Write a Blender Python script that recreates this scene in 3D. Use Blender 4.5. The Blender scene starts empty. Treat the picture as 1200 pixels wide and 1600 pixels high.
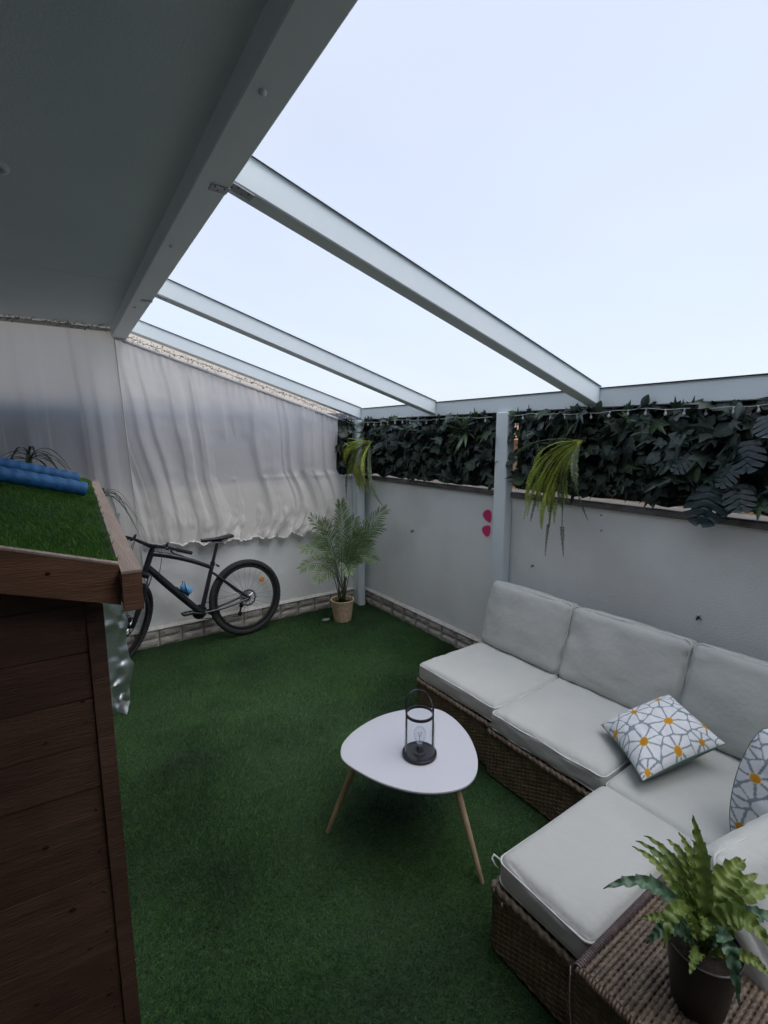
import bpy, bmesh, math, random
import numpy as np
from mathutils import Vector, Matrix, noise as mnoise

S = bpy.context.scene
COL = S.collection
R = math.radians
rnd = random.Random(7)

# ------------------------------------------------------------------ camera, sky, sun, exposure
cd = bpy.data.cameras.new('camera')
cam = bpy.data.objects.new('camera', cd)
COL.objects.link(cam)
cam.location = (0, 0, 1.9)
cam.rotation_euler = (R(90 - 8.75), 0, R(-35))
cd.sensor_fit = 'VERTICAL'
cd.sensor_height = 36
cd.sensor_width = 27
cd.lens = 767 / 1600 * 36
cd.clip_start = 0.05
cd.clip_end = 500
S.camera = cam

SUN_EL, SUN_AZ = 64, 150          # a bright overcast day
W = bpy.data.worlds.new('World')
S.world = W
W.use_nodes = True
wn = W.node_tree.nodes
bg = wn['Background']
sky = wn.new('ShaderNodeTexSky')
sky.sky_type = 'NISHITA'
sky.sun_disc = False
sky.sun_elevation = R(SUN_EL)
sky.sun_rotation = R(SUN_AZ)
sky.air_density = 1.0
sky.dust_density = 2.6
sky.ozone_density = 1.0
W.node_tree.links.new(sky.outputs[0], bg.inputs[0])
bg.inputs[1].default_value = 0.055
sl = bpy.data.lights.new('sun', 'SUN')
sl.energy = 1.5
sl.angle = R(60)
sl.color = (1.0, 0.98, 0.96)
so = bpy.data.objects.new('sun', sl)
COL.objects.link(so)
# direction: light comes from azimuth SUN_AZ (clockwise from +Y), elevation SUN_EL
sd = Vector((math.sin(R(SUN_AZ)) * math.cos(R(SUN_EL)), math.cos(R(SUN_AZ)) * math.cos(R(SUN_EL)), math.sin(R(SUN_EL))))
so.rotation_euler = (-sd).to_track_quat('-Z', 'Y').to_euler()
so.location = sd * 30

S.view_settings.view_transform = 'Standard'
S.view_settings.look = 'None'
S.view_settings.exposure = 1.34
S.view_settings.gamma = 1
S.view_settings.use_curve_mapping = False
S.render.engine = 'CYCLES'
S.cycles.use_denoising = True
try:
    S.cycles.denoiser = 'OPENIMAGEDENOISE'
except Exception:
    pass
S.cycles.max_bounces = 10
S.cycles.diffuse_bounces = 6
S.cycles.transmission_bounces = 8
S.cycles.transparent_max_bounces = 12

# ------------------------------------------------------------------ materials
def M(name, c1, c2=None, scale=8, rough=0.6, bump=0.0, bscale=60, metal=0.0, spec=0.5, detail=4,
      stretch=(1, 1, 1), c3=None, s3=2.0, a3=0.5, transl=0.0, sheen=0.0, island=False, coat=0.0, bdist=0.01):
    m = bpy.data.materials.new(name)
    m.use_nodes = True
    n, l = m.node_tree.nodes, m.node_tree.links
    b = n['Principled BSDF']
    b.inputs['Roughness'].default_value = rough
    b.inputs['Metallic'].default_value = metal
    b.inputs['Specular IOR Level'].default_value = spec
    if sheen:
        b.inputs['Sheen Weight'].default_value = sheen
    if coat:
        b.inputs['Coat Weight'].default_value = coat
    tc = n.new('ShaderNodeTexCoord')
    oi = n.new('ShaderNodeObjectInfo')
    mul = n.new('ShaderNodeVectorMath'); mul.operation = 'SCALE'
    mul.inputs[0].default_value = (37.0, 19.0, 53.0)
    l.new(oi.outputs['Random'], mul.inputs['Scale'])
    add = n.new('ShaderNodeVectorMath'); add.operation = 'ADD'
    l.new(tc.outputs['Object'], add.inputs[0]); l.new(mul.outputs[0], add.inputs[1])
    mp = n.new('ShaderNodeMapping')
    mp.inputs['Scale'].default_value = stretch
    l.new(add.outputs[0], mp.inputs[0])
    col = None
    if c2 is None:
        b.inputs['Base Color'].default_value = (*c1, 1)
        rgb = n.new('ShaderNodeRGB'); rgb.outputs[0].default_value = (*c1, 1)
        col = rgb.outputs[0]
    else:
        nz = n.new('ShaderNodeTexNoise')
        nz.inputs['Scale'].default_value = scale
        nz.inputs['Detail'].default_value = detail
        nz.inputs['Roughness'].default_value = 0.6
        l.new(mp.outputs[0], nz.inputs['Vector'])
        cr = n.new('ShaderNodeMapRange')
        cr.inputs['From Min'].default_value = 0.32; cr.inputs['From Max'].default_value = 0.68
        l.new(nz.outputs[0], cr.inputs[0])
        fac = cr.outputs[0]
        if island:
            ge = n.new('ShaderNodeNewGeometry')
            ad = n.new('ShaderNodeMath'); ad.operation = 'MULTIPLY_ADD'
            l.new(ge.outputs['Random Per Island'], ad.inputs[0]); ad.inputs[1].default_value = 0.6
            m2 = n.new('ShaderNodeMath'); m2.operation = 'MULTIPLY'
            l.new(fac, m2.inputs[0]); m2.inputs[1].default_value = 0.5
            l.new(m2.outputs[0], ad.inputs[2])
            fac = ad.outputs[0]
        mx = n.new('ShaderNodeMix'); mx.data_type = 'RGBA'
        mx.inputs['A'].default_value = (*c1, 1); mx.inputs['B'].default_value = (*c2, 1)
        l.new(fac, mx.inputs['Factor'])
        col = mx.outputs['Result']
        if c3 is not None:
            nz3 = n.new('ShaderNodeTexNoise')
            nz3.inputs['Scale'].default_value = s3; nz3.inputs['Detail'].default_value = 3
            l.new(add.outputs[0], nz3.inputs['Vector'])
            r3 = n.new('ShaderNodeMapRange')
            r3.inputs['From Min'].default_value = 0.45; r3.inputs['From Max'].default_value = 0.7
            r3.inputs['To Max'].default_value = a3
            l.new(nz3.outputs[0], r3.inputs[0])
            mx3 = n.new('ShaderNodeMix'); mx3.data_type = 'RGBA'
            l.new(r3.outputs[0], mx3.inputs['Factor']); l.new(col, mx3.inputs['A'])
            mx3.inputs['B'].default_value = (*c3, 1)
            col = mx3.outputs['Result']
        l.new(col, b.inputs['Base Color'])
    if bump:
        bn = n.new('ShaderNodeTexNoise')
        bn.inputs['Scale'].default_value = bscale; bn.inputs['Detail'].default_value = 5
        l.new(mp.outputs[0], bn.inputs['Vector'])
        bp = n.new('ShaderNodeBump')
        bp.inputs['Strength'].default_value = bump
        bp.inputs['Distance'].default_value = bdist
        l.new(bn.outputs[0], bp.inputs['Height'])
        l.new(bp.outputs[0], b.inputs['Normal'])
    if transl:
        t = n.new('ShaderNodeBsdfTranslucent')
        l.new(col, t.inputs[0])
        ms = n.new('ShaderNodeMixShader'); ms.inputs[0].default_value = transl
        l.new(b.outputs[0], ms.inputs[1]); l.new(t.outputs[0], ms.inputs[2])
        l.new(ms.outputs[0], n['Material Output'].inputs[0])
    return m

MT = {}
MT['plaster'] = M('white_plaster', (.76, .785, .77), (.80, .82, .805), 3, .85, .35, 90, c3=(.60, .60, .575), s3=1.6, a3=.5, spec=.2)
MT['coping'] = M('coping_stone', (.10, .095, .09), (.17, .16, .15), 14, .9, .6, 60)
MT['ledge'] = M('plaster_lip', (.50, .49, .45), (.62, .60, .56), 20, .9, .7, 70)
MT['tile'] = M('split_face_tile', (.38, .355, .32), (.54, .51, .465), 16, .9, .9, 55, c3=(.30, .28, .25), s3=9, a3=.6)
MT['grout'] = M('dark_grout', (.17, .16, .145), (.24, .22, .20), 30, .95)
MT['alu'] = M('white_powder_coated_aluminium', (.68, .755, .765), (.72, .79, .80), 2, .38, .04, 200, spec=.5)
MT['alu_beam'] = M('white_painted_beam', (.78, .835, .86), (.82, .87, .89), 2.5, .5, .05, 40)
MT['steel'] = M('zinc_steel', (.30, .31, .32), (.42, .43, .44), 40, .45, metal=.6)
MT['dark_metal'] = M('dark_screw', (.05, .05, .055), None, rough=.5, metal=.4)
MT['ceiling'] = M('painted_ceiling', (.74, .81, .835), (.79, .85, .87), 2, .9, .3, 120, spec=.2)
MT['gap'] = M('dark_joint', (.12, .12, .12), None, rough=.9)
MT['house'] = M('house_render', (.66, .66, .64), (.72, .72, .70), 2, .9, .2, 80)
MT['house_dark'] = M('low_bounce_house_render', (.24, .22, .20), (.32, .30, .27), 2, .9, .2, 80)  # darkened so the unseen rear wall bounces less light onto the terrace
MT['ochre'] = M('ochre_facade', (.55, .36, .18), (.66, .46, .26), 3, .9, .3, 60)
MT['beige'] = M('beige_facade', (.66, .60, .53), (.74, .68, .61), 2, .9, .2, 50)
MT['roof_tile'] = M('terracotta', (.30, .14, .07), (.40, .21, .11), 12, .9, .4, 40)
MT['screen'] = M('blue_grey_screen', (.15, .19, .27), (.20, .245, .33), 6, .8)
MT['earth'] = M('ground_earth', (.06, .06, .045), (.10, .10, .07), 6, .95, .4, 30)
MT['turf_back'] = M('turf_backing', (.012, .028, .012), (.02, .045, .02), 20, .95)
MT['blade'] = M('plastic_grass_blade', (.029, .092, .027), (.098, .215, .066), 1.6, .5, island=True, spec=.35, c3=(.016, .042, .020), s3=1.25, a3=.85, transl=.25)
MT['blade_roof'] = M('bright_plastic_grass', (.045, .135, .018), (.12, .27, .045), 3, .5, island=True, spec=.35, transl=.25)
MT['wood'] = M('stained_pine', (.165, .078, .042), (.27, .135, .074), 5, .62, .35, 40, stretch=(.6, 6, 9), c3=(.10, .046, .026), s3=5, a3=.5)
MT['wood_pale'] = M('pale_sawn_pine', (.42, .31, .25), (.56, .43, .35), 6, .7, .35, 50, stretch=(8, .6, 8))
MT['wood_dark'] = M('dark_brown_pine', (.085, .042, .026), (.145, .073, .045), 5, .62, .4, 40, stretch=(.6, 6, 9), c3=(.05, .024, .017), s3=5, a3=.6)  # darker brown than the roof and eave pine; front boards, gable, corner trim
MT['knot'] = M('wood_knot', (.014, .008, .006), (.03, .014, .010), 30, .7)
MT['noodle'] = M('blue_foam', (.018, .12, .32), (.032, .18, .42), 9, .55, .4, 45)
MT['foil'] = M('crinkled_foil', (.62, .69, .71), (.76, .81, .83), 6, .40, .18, 24, metal=1.0)
MT['curtain'] = M('off_white_curtain', (.83, .81, .785), (.87, .85, .825), 2, .85, .25, 14, transl=.60, spec=.15, sheen=.1, bdist=.02)
MT['hem'] = M('curtain_hem', (.62, .61, .60), (.70, .69, .68), 3, .85, .2, 40, transl=.2, spec=.1)
MT['cushion'] = M('pale_grey_canvas', (.445, .465, .45), (.495, .515, .495), 2.2, .9, .32, 34, spec=.15, sheen=.15, c3=(.45, .465, .455), s3=3, a3=.35, bdist=.008)
MT['piping'] = M('grey_piping', (.55, .57, .56), (.60, .62, .61), 60, .85, .3, 300, spec=.15)
MT['wicker'] = M('brown_wicker', (.075, .052, .032), (.19, .138, .088), 30, .42, .2, 180, island=False, spec=.5)
MT['wicker_dark'] = M('dark_wicker_core', (.03, .021, .014), (.05, .035, .024), 20, .6)
MT['rope'] = M('seagrass_rope', (.062, .043, .029), (.20, .15, .105), 36, .40, .3, 160, spec=.6)
MT['rope_edge'] = M('violet_brown_edge_rope', (.06, .043, .045), (.14, .105, .105), 36, .45, .3, 160)
MT['table'] = M('white_lacquer', (.50, .515, .565), (.52, .535, .585), 2, .32, spec=.5)
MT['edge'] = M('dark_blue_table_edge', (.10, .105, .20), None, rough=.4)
MT['beech'] = M('pale_beech', (.30, .235, .14), (.42, .33, .21), 8, .5, .1, 60, stretch=(6, 6, .6))
MT['black'] = M('black_metal', (.010, .011, .014), (.016, .017, .021), 10, .38)
MT['black_frame'] = M('satin_black_paint', (.010, .011, .016), (.015, .016, .022), 4, .33, coat=.3)
MT['rubber'] = M('tyre_rubber', (.013, .013, .014), (.024, .024, .025), 30, .85, .5, 140)
MT['spoke'] = M('spoke_steel', (.10, .10, .11), None, rough=.35, metal=.8)
MT['rotor'] = M('brake_rotor_steel', (.45, .46, .48), None, rough=.3, metal=1)
MT['amber'] = M('amber_reflector', (.55, .20, .06), None, rough=.25)
MT['bluegel'] = M('blue_plastic', (.10, .34, .62), (.16, .44, .74), 8, .25, transl=.2)
MT['lenswhite'] = M('frosted_lens', (.55, .57, .57), None, rough=.35)
MT['palm'] = M('palm_leaf', (.075, .14, .05), (.26, .35, .17), 9, .45, spec=.5, transl=.25, island=True)
MT['palm_dark'] = M('palm_stem', (.05, .075, .03), (.10, .12, .05), 14, .5)
MT['basket'] = M('seagrass_basket', (.46, .33, .20), (.70, .54, .36), 34, .75, .3, 120)
MT['fern'] = M('yellow_green_fern', (.20, .29, .035), (.60, .68, .16), 10, .5, transl=.4, island=True)
MT['fern_dark'] = M('faded_fern', (.04, .075, .03), (.16, .21, .09), 10, .5, transl=.2, island=True)
MT['ivy'] = M('dark_plastic_ivy', (.006, .014, .009), (.019, .036, .023), 14, .40, .2, 50, spec=.32)
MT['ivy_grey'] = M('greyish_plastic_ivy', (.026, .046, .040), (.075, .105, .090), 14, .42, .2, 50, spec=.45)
MT['ivy_green'] = M('green_plastic_ivy', (.012, .030, .012), (.038, .075, .030), 14, .42, .2, 50, spec=.4)
MT['mon'] = M('dark_blue_green_leaf', (.006, .018, .020), (.016, .036, .039), 12, .36, .2, 40, spec=.5)
MT['spiky'] = M('grey_green_succulent', (.055, .10, .05), (.14, .20, .10), 10, .5, transl=.15)
MT['net'] = M('dark_green_mesh', (.008, .013, .010), (.014, .021, .016), 20, .8)
MT['wire'] = M('white_cable', (.34, .36, .36), None, rough=.5)
MT['bulb'] = M('milky_bulb', (.52, .54, .53), None, rough=.2, transl=.3)
MT['pink'] = M('magenta_vinyl', (.60, .022, .13), (.66, .035, .17), 5, .4)
MT['vinyl_white'] = M('white_vinyl', (.72, .70, .70), None, rough=.4)
MT['pot'] = M('black_plastic_pot', (.012, .011, .011), (.02, .018, .018), 8, .42)
MT['soil'] = M('soil', (.02, .016, .012), (.04, .03, .022), 40, .95, .6, 80)
MT['house_leaf'] = M('ruffled_green_leaf', (.085, .15, .030), (.25, .33, .085), 12, .42, .25, 40, spec=.5, transl=.3)
MT['house_leaf_blue'] = M('blue_green_leaf', (.045, .11, .065), (.12, .21, .13), 18, .42, .3, 50, spec=.5, transl=.2)
MT['dracaena'] = M('dark_strap_leaf', (.020, .040, .030), (.05, .075, .055), 12, .45, transl=.1)
MT['stone'] = M('grey_stone', (.16, .16, .15), (.28, .28, .26), 20, .8, .3, 60)
MT['tinsel'] = M('grey_garland_leaf', (.28, .27, .25), (.58, .56, .52), 30, .5, transl=.2)
MT['sage'] = M('sage_green_cotton', (.15, .205, .185), (.18, .235, .21), 8, .9, .2, 300, spec=.1)
MT['clip'] = M('chrome_clip', (.5, .52, .54), None, rough=.25, metal=1)


def glass_mat(name, tint, mixg=0.12, rough=0.02):
    m = bpy.data.materials.new(name); m.use_nodes = True
    n, l = m.node_tree.nodes, m.node_tree.links
    t = n.new('ShaderNodeBsdfTransparent'); t.inputs[0].default_value = (*tint, 1)
    g = n.new('ShaderNodeBsdfGlossy'); g.inputs['Roughness'].default_value = rough
    fr = n.new('ShaderNodeLayerWeight'); fr.inputs[0].default_value = .5
    fm = n.new('ShaderNodeMath'); fm.operation = 'POWER'; fm.inputs[1].default_value = 3.0
    fs_ = n.new('ShaderNodeMath'); fs_.operation = 'MULTIPLY_ADD'; fs_.inputs[1].default_value = .45; fs_.inputs[2].default_value = .03
    l.new(fr.outputs['Facing'], fm.inputs[0]); l.new(fm.outputs[0], fs_.inputs[0])
    ms = n.new('ShaderNodeMixShader')
    l.new(fs_.outputs[0], ms.inputs[0]); l.new(t.outputs[0], ms.inputs[1]); l.new(g.outputs[0], ms.inputs[2])
    l.new(ms.outputs[0], n['Material Output'].inputs[0])
    return m

def opal_mat():
    m = bpy.data.materials.new('opal_polycarbonate'); m.use_nodes = True
    n, l = m.node_tree.nodes, m.node_tree.links
    t = n.new('ShaderNodeBsdfTransparent'); t.inputs[0].default_value = (.95, .95, .98, 1)
    d = n.new('ShaderNodeBsdfTranslucent'); d.inputs[0].default_value = (.83, .88, .925, 1)
    # faint ribbing of the twin-wall sheet
    ms = n.new('ShaderNodeMixShader'); ms.inputs[0].default_value = .82
    tc = n.new('ShaderNodeTexCoord'); nz = n.new('ShaderNodeTexNoise'); nz.inputs['Scale'].default_value = 1.2
    mr = n.new('ShaderNodeMapRange'); mr.inputs['To Min'].default_value = .42; mr.inputs['To Max'].default_value = .48
    l.new(tc.outputs['Object'], nz.inputs[0]); l.new(nz.outputs[0], mr.inputs[0]); l.new(mr.outputs[0], ms.inputs[0])
    l.new(t.outputs[0], ms.inputs[1]); l.new(d.outputs[0], ms.inputs[2])
    l.new(ms.outputs[0], n['Material Output'].inputs[0])
    return m

def clear_mat(name, tint):
    m = bpy.data.materials.new(name); m.use_nodes = True
    n, l = m.node_tree.nodes, m.node_tree.links
    t = n.new('ShaderNodeBsdfTransparent'); t.inputs[0].default_value = (*tint, 1)
    l.new(t.outputs[0], n['Material Output'].inputs[0])
    return m

MT['glass'] = glass_mat('clear_glass', (.94, .96, .97))
MT['opal'] = opal_mat()
MT['opal_top'] = clear_mat('clear_polycarbonate_skin', (.98, .98, .99))

def attr_mat(name):
    m = bpy.data.materials.new(name); m.use_nodes = True
    n, l = m.node_tree.nodes, m.node_tree.links
    b = n['Principled BSDF']; b.inputs['Roughness'].default_value = .9; b.inputs['Specular IOR Level'].default_value = .15
    a = n.new('ShaderNodeAttribute'); a.attribute_name = 'print'
    l.new(a.outputs['Color'], b.inputs['Base Color'])
    nz = n.new('ShaderNodeTexNoise'); nz.inputs['Scale'].default_value = 300
    tc = n.new('ShaderNodeTexCoord'); l.new(tc.outputs['Object'], nz.inputs[0])
    bp = n.new('ShaderNodeBump'); bp.inputs['Strength'].default_value = .2; bp.inputs['Distance'].default_value = .004
    l.new(nz.outputs[0], bp.inputs['Height']); l.new(bp.outputs[0], b.inputs['Normal'])
    return m
MT['daisy'] = attr_mat('daisy_print_cotton')

# ------------------------------------------------------------------ builders
ORG = {}

def root_of(o):
    while o.parent is not None:
        o = o.parent
    return o

class MB:
    def __init__(self):
        self.v, self.f, self.mi = [], [], []
        self.m = 0
    def add(self, vs, fs):
        k = len(self.v)
        self.v.extend([tuple(p) for p in vs])
        for q in fs:
            self.f.append(tuple(i + k for i in q)); self.mi.append(self.m)
        return self
    def hexa(self, p):
        # p: 8 points, bottom ring 0-3 counter-clockwise, top ring 4-7
        return self.add(p, [(3, 2, 1, 0), (4, 5, 6, 7), (0, 1, 5, 4), (1, 2, 6, 5), (2, 3, 7, 6), (3, 0, 4, 7)])
    def box(self, x0, y0, z0, x1, y1, z1):
        return self.hexa([(x0, y0, z0), (x1, y0, z0), (x1, y1, z0), (x0, y1, z0), (x0, y0, z1), (x1, y0, z1), (x1, y1, z1), (x0, y1, z1)])
    def bbox(self, x0, y0, z0, x1, y1, z1, b=.004):
        # box with all edges chamfered
        bm = bmesh.new()
        bmesh.ops.create_cube(bm, size=1)
        for v in bm.verts:
            v.co = Vector(((x0 + x1) / 2 + v.co.x * (x1 - x0), (y0 + y1) / 2 + v.co.y * (y1 - y0), (z0 + z1) / 2 + v.co.z * (z1 - z0)))
        bmesh.ops.bevel(bm, geom=list(bm.edges), offset=b, segments=1, affect='EDGES')
        bm.verts.index_update()
        self.add([v.co for v in bm.verts], [[v.index for v in f.verts] for f in bm.faces])
        bm.free(); return self
    def tube(self, pts, r, n=8, cap=True, flat=None, twist=None):
        pts = [Vector(p) for p in pts]
        N = len(pts)
        rs = r if isinstance(r, (list, tuple)) else [r] * N
        t0 = (pts[1] - pts[0]).normalized()
        up = Vector((0, 0, 1)) if abs(t0.z) < .9 else Vector((1, 0, 0))
        a = t0.cross(up).normalized()
        vs = []
        for i, p in enumerate(pts):
            t = (pts[min(i + 1, N - 1)] - pts[max(i - 1, 0)])
            if t.length < 1e-9: t = t0
            t.normalize()
            a = (a - t * a.dot(t))
            if a.length < 1e-6: a = t.cross(Vector((.3, .5, .8)))
            a.normalize()
            b = t.cross(a)
            for j in range(n):
                th = 2 * math.pi * j / n
                rr = rs[i]
                if twist: rr *= 1 + twist[0] * math.cos(2 * (th - twist[1] * i))
                ca, sa = math.cos(th) * rr, math.sin(th) * rr
                if flat: sa *= flat
                vs.append(p + a * ca + b * sa)
        fs = []
        for i in range(N - 1):
            for j in range(n):
                k = (j + 1) % n
                fs.append((i * n + j, i * n + k, (i + 1) * n + k, (i + 1) * n + j))
        if cap:
            fs.append(tuple(range(n - 1, -1, -1)))
            fs.append(tuple((N - 1) * n + j for j in range(n)))
        return self.add(vs, fs)
    def lathe(self, prof, n=24, c=(0, 0, 0), cap=False, mat=None):
        vs, fs = [], []
        for (r, z) in prof:
            for j in range(n):
                th = 2 * math.pi * j / n
                vs.append((c[0] + r * math.cos(th), c[1] + r * math.sin(th), c[2] + z))
        for i in range(len(prof) - 1):
            for j in range(n):
                k = (j + 1) % n
                fs.append((i * n + j, i * n + k, (i + 1) * n + k, (i + 1) * n + j))
        if cap:
            fs.append(tuple(range(n - 1, -1, -1)))
            fs.append(tuple((len(prof) - 1) * n + j for j in range(n)))
        if mat is not None:
            vs = [mat @ Vector(v) for v in vs]
        return self.add(vs, fs)
    def grid(self, fn, nu, nv):
        vs = [fn(i / nu, j / nv) for j in range(nv + 1) for i in range(nu + 1)]
        w = nu + 1
        fs = [(j * w + i, j * w + i + 1, (j + 1) * w + i + 1, (j + 1) * w + i) for j in range(nv) for i in range(nu)]
        return self.add(vs, fs)
    def disc(self, c, r, axis, n=20, th=.004):
        axis = Vector(axis).normalized(); c = Vector(c)
        return self.tube([c - axis * th / 2, c + axis * th / 2], r, n)
    def build(self, name, mat, parent=None, smooth=False, local=False, label=None, mat2=None, auto=None):
        me = bpy.data.meshes.new(name)
        o = bpy.data.objects.new(name, me)
        COL.objects.link(o)
        off = (0, 0, 0)
        if parent is not None:
            o.parent = parent
            if not local:
                off = ORG.get(root_of(parent).name, (0, 0, 0))
        vs = self.v if off == (0, 0, 0) else [(p[0] - off[0], p[1] - off[1], p[2] - off[2]) for p in self.v]
        me.from_pydata(vs, [], self.f)
        me.materials.append(MT[mat] if isinstance(mat, str) else mat)
        if mat2:
            me.materials.append(MT[mat2])
            me.polygons.foreach_set('material_index', self.mi)
        if smooth:
            me.polygons.foreach_set('use_smooth', [True] * len(me.polygons))
            if auto:
                try: me.set_sharp_from_angle(angle=R(auto))
                except Exception: pass
        me.update()
        if label: o['label'] = label
        return o

def tag(o, label=None, cat=None, group=None, kind=None):
    if label: o['label'] = label
    if cat: o['category'] = cat
    if group: o['group'] = group
    if kind: o['kind'] = kind
    return o

def thing(name, label, cat, loc=(0, 0, 0), group=None):
    o = bpy.data.objects.new(name, None)
    o.empty_display_size = .05
    COL.objects.link(o)
    o.location = loc
    ORG[o.name] = tuple(loc)
    return tag(o, label, cat, group)

def inst(mesh, name, parent, loc, rot=None, scale=1.0, kind=None):
    """one piece sharing mesh data; loc in world, rot a 3x3/4x4 Matrix or euler"""
    o = bpy.data.objects.new(name, mesh)
    COL.objects.link(o)
    o.parent = parent
    off = Vector(ORG.get(root_of(parent).name, (0, 0, 0)))
    if rot is None: rm = Matrix.Identity(4)
    elif isinstance(rot, Matrix): rm = rot.to_4x4()
    else:
        from mathutils import Euler
        rm = Euler(rot).to_matrix().to_4x4()
    sc = Matrix.Diagonal((*((scale,) * 3 if not isinstance(scale, (tuple, list)) else scale), 1))
    o.matrix_local = Matrix.Translation(Vector(loc) - off) @ rm @ sc
    return o

def nz(x, y, z=0.0, s=1.0):
    return mnoise.noise(Vector((x * s, y * s, z * s)))

def bez(a, b, c, n=10):
    a, b, c = Vector(a), Vector(b), Vector(c)
    # curve passing through b at t=.5
    ctl = b * 2 - (a + c) * .5
    return [a * (1 - t) ** 2 + ctl * 2 * t * (1 - t) + c * t * t for t in [i / n for i in range(n + 1)]]

# ------------------------------------------------------------------ setting: ground
XW, YW = 2.965, 4.679            # inner faces of right wall and back wall
g = MB(); g.grid(lambda u, v: ((u - .5) * 300, (v - .5) * 300, -.03), 8, 8)
tag(g.build('ground', 'earth'), kind='structure')
g = MB(); g.box(-2.0, -1.3, -.026, XW, YW, 0)
tag(g.build('terrace_floor', 'turf_back'), kind='structure')

def blades(n, sampler, hmin, hmax, w, lean, seed, zfun=None, name='artificial_grass', mat='blade', parent=None, off=(0, 0, 0)):
    rg = np.random.RandomState(seed)
    x, y = sampler(rg, n)
    n = len(x)
    z = np.zeros(n) if zfun is None else zfun(x, y)
    ang = rg.rand(n) * 2 * np.pi
    # combed direction drifting over the carpet
    cx = .75 * np.sin(x * 1.9 + 1.3 * np.cos(y * 1.4)) + .35 * np.sin(y * 3.1 + x * .7)
    cy = .75 * np.cos(y * 1.7 + 1.1 * np.sin(x * 1.3)) - .25
    h = hmin + (hmax - hmin) * rg.rand(n)
    h *= .82 + .25 * np.sin(x * 6.3 + 2 * np.sin(y * 4.1)) * np.sin(y * 5.7)
    lx = (rg.randn(n) * .7 + cx) * lean * h
    ly = (rg.randn(n) * .7 + cy) * lean * h
    wx, wy = np.cos(ang) * w / 2, np.sin(ang) * w / 2
    v = np.empty((n, 3, 3), np.float32)
    v[:, 0] = np.stack([x - wx, y - wy, z], 1)
    v[:, 1] = np.stack([x + wx, y + wy, z], 1)
    v[:, 2] = np.stack([x + lx, y + ly, z + np.sqrt(np.maximum(h * h - lx * lx - ly * ly, (h * .35) ** 2))], 1)
    v -= np.array(off, np.float32)
    me = bpy.data.meshes.new(name)
    me.vertices.add(n * 3); me.loops.add(n * 3); me.polygons.add(n)
    me.vertices.foreach_set('co', v.ravel())
    me.loops.foreach_set('vertex_index', np.arange(n * 3, dtype=np.int32))
    me.polygons.foreach_set('loop_start', np.arange(0, n * 3, 3, dtype=np.int32))
    me.materials.append(MT[mat])
    me.update(); me.validate()
    o = bpy.data.objects.new(name, me); COL.objects.link(o)
    if parent is not None: o.parent = parent
    return o

def lawn_sampler(rg, n):
    x = .05 + rg.rand(n) * 2.9; y = .45 + rg.rand(n) * 4.2
    keep = ~((x > 2.0) & (y < 2.35)) & ~((x > 1.3) & (y < 1.0))
    # far pile needs fewer blades than near pile
    keep &= rg.rand(n) < np.clip(1.25 - (y - 1.0) * .17, .45, 1)
    x, y = x[keep], y[keep]
    return x, y
tag(blades(640000, lawn_sampler, .018, .032, .0028, .75, 3), 'dark green artificial turf covering the terrace floor', 'artificial grass', kind='stuff')

# ------------------------------------------------------------------ walls
def tile_mesh(w, h, seed):
    m = MB()
    rr = random.Random(seed)
    nu, nv = 5, 3
    def fn(u, v):
        edge = min(u, 1 - u, v, 1 - v)
        d = .016 + (0.006 * rr.random() - .002)
        if edge < 1e-6: d = .006
        return (u * w, -d, v * h + (.003 * (rr.random() - .5) if edge > 0 else 0))
    m.grid(fn, nu, nv)
    k = len(m.v)
    # rim back to the wall
    ring = [i for i in range(nu + 1)] + [(j) * (nu + 1) + nu for j in range(1, nv + 1)] + [nv * (nu + 1) + i for i in range(nu - 1, -1, -1)] + [j * (nu + 1) for j in range(nv - 1, 0, -1)]
    L = len(ring)
    pts = [(m.v[i][0], 0, m.v[i][2]) for i in ring]
    m.v.extend(pts)
    for q in range(L):
        a, b = ring[q], ring[(q + 1) % L]
        m.f.append((a, k + q, k + (q + 1) % L, b)); m.mi.append(0)
    me = bpy.data.meshes.new('skirting_tile'); me.from_pydata(m.v, [], m.f); me.materials.append(MT['tile']); me.update()
    return me
TW, TH = .197, .080
tile_meshes = [tile_mesh(TW - .010, TH - .006, s) for s in range(7)]

rw = thing('garden_wall', 'white rendered low wall behind the sofa with grey coping under the ivy screen', 'wall', (XW, 1.7, 0))
w_ = MB(); w_.box(XW, -1.3, 0, XW + .16, YW + .16, 1.435); w_.build('rendered_wall', 'plaster', rw)
w_ = MB(); w_.bbox(XW - .03, -1.3, 1.437, XW + .19, YW - .004, 1.478, .008); w_.build('coping', 'coping', rw)
w_ = MB(); w_.grid(lambda u, v: (XW - .002 - .03 * (1 - v) - .004 * nz(u * 90, v), -1.3 + u * (YW + 1.296), .168 + .026 * v + .004 * nz(u * 160, 3 * v)), 260, 2)
w_.build('plaster_lip', 'ledge', rw)
w_ = MB(); w_.box(XW - .008, -1.3, 0, XW - .0005, YW - .012, .168); w_.build('skirting_bed', 'grout', rw)
Rz = Matrix.Rotation(R(-90), 4, 'Z')
i = 0
y = YW - .035
while y > 2.3:
    for r_ in range(2):
        inst(tile_meshes[(i * 3 + r_ * 2) % 7], 'skirting_tile', rw, (XW - .0085, y + rnd.uniform(-.001, .001), .006 + r_ * TH), Rz)
    y -= TW; i += 1

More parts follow.
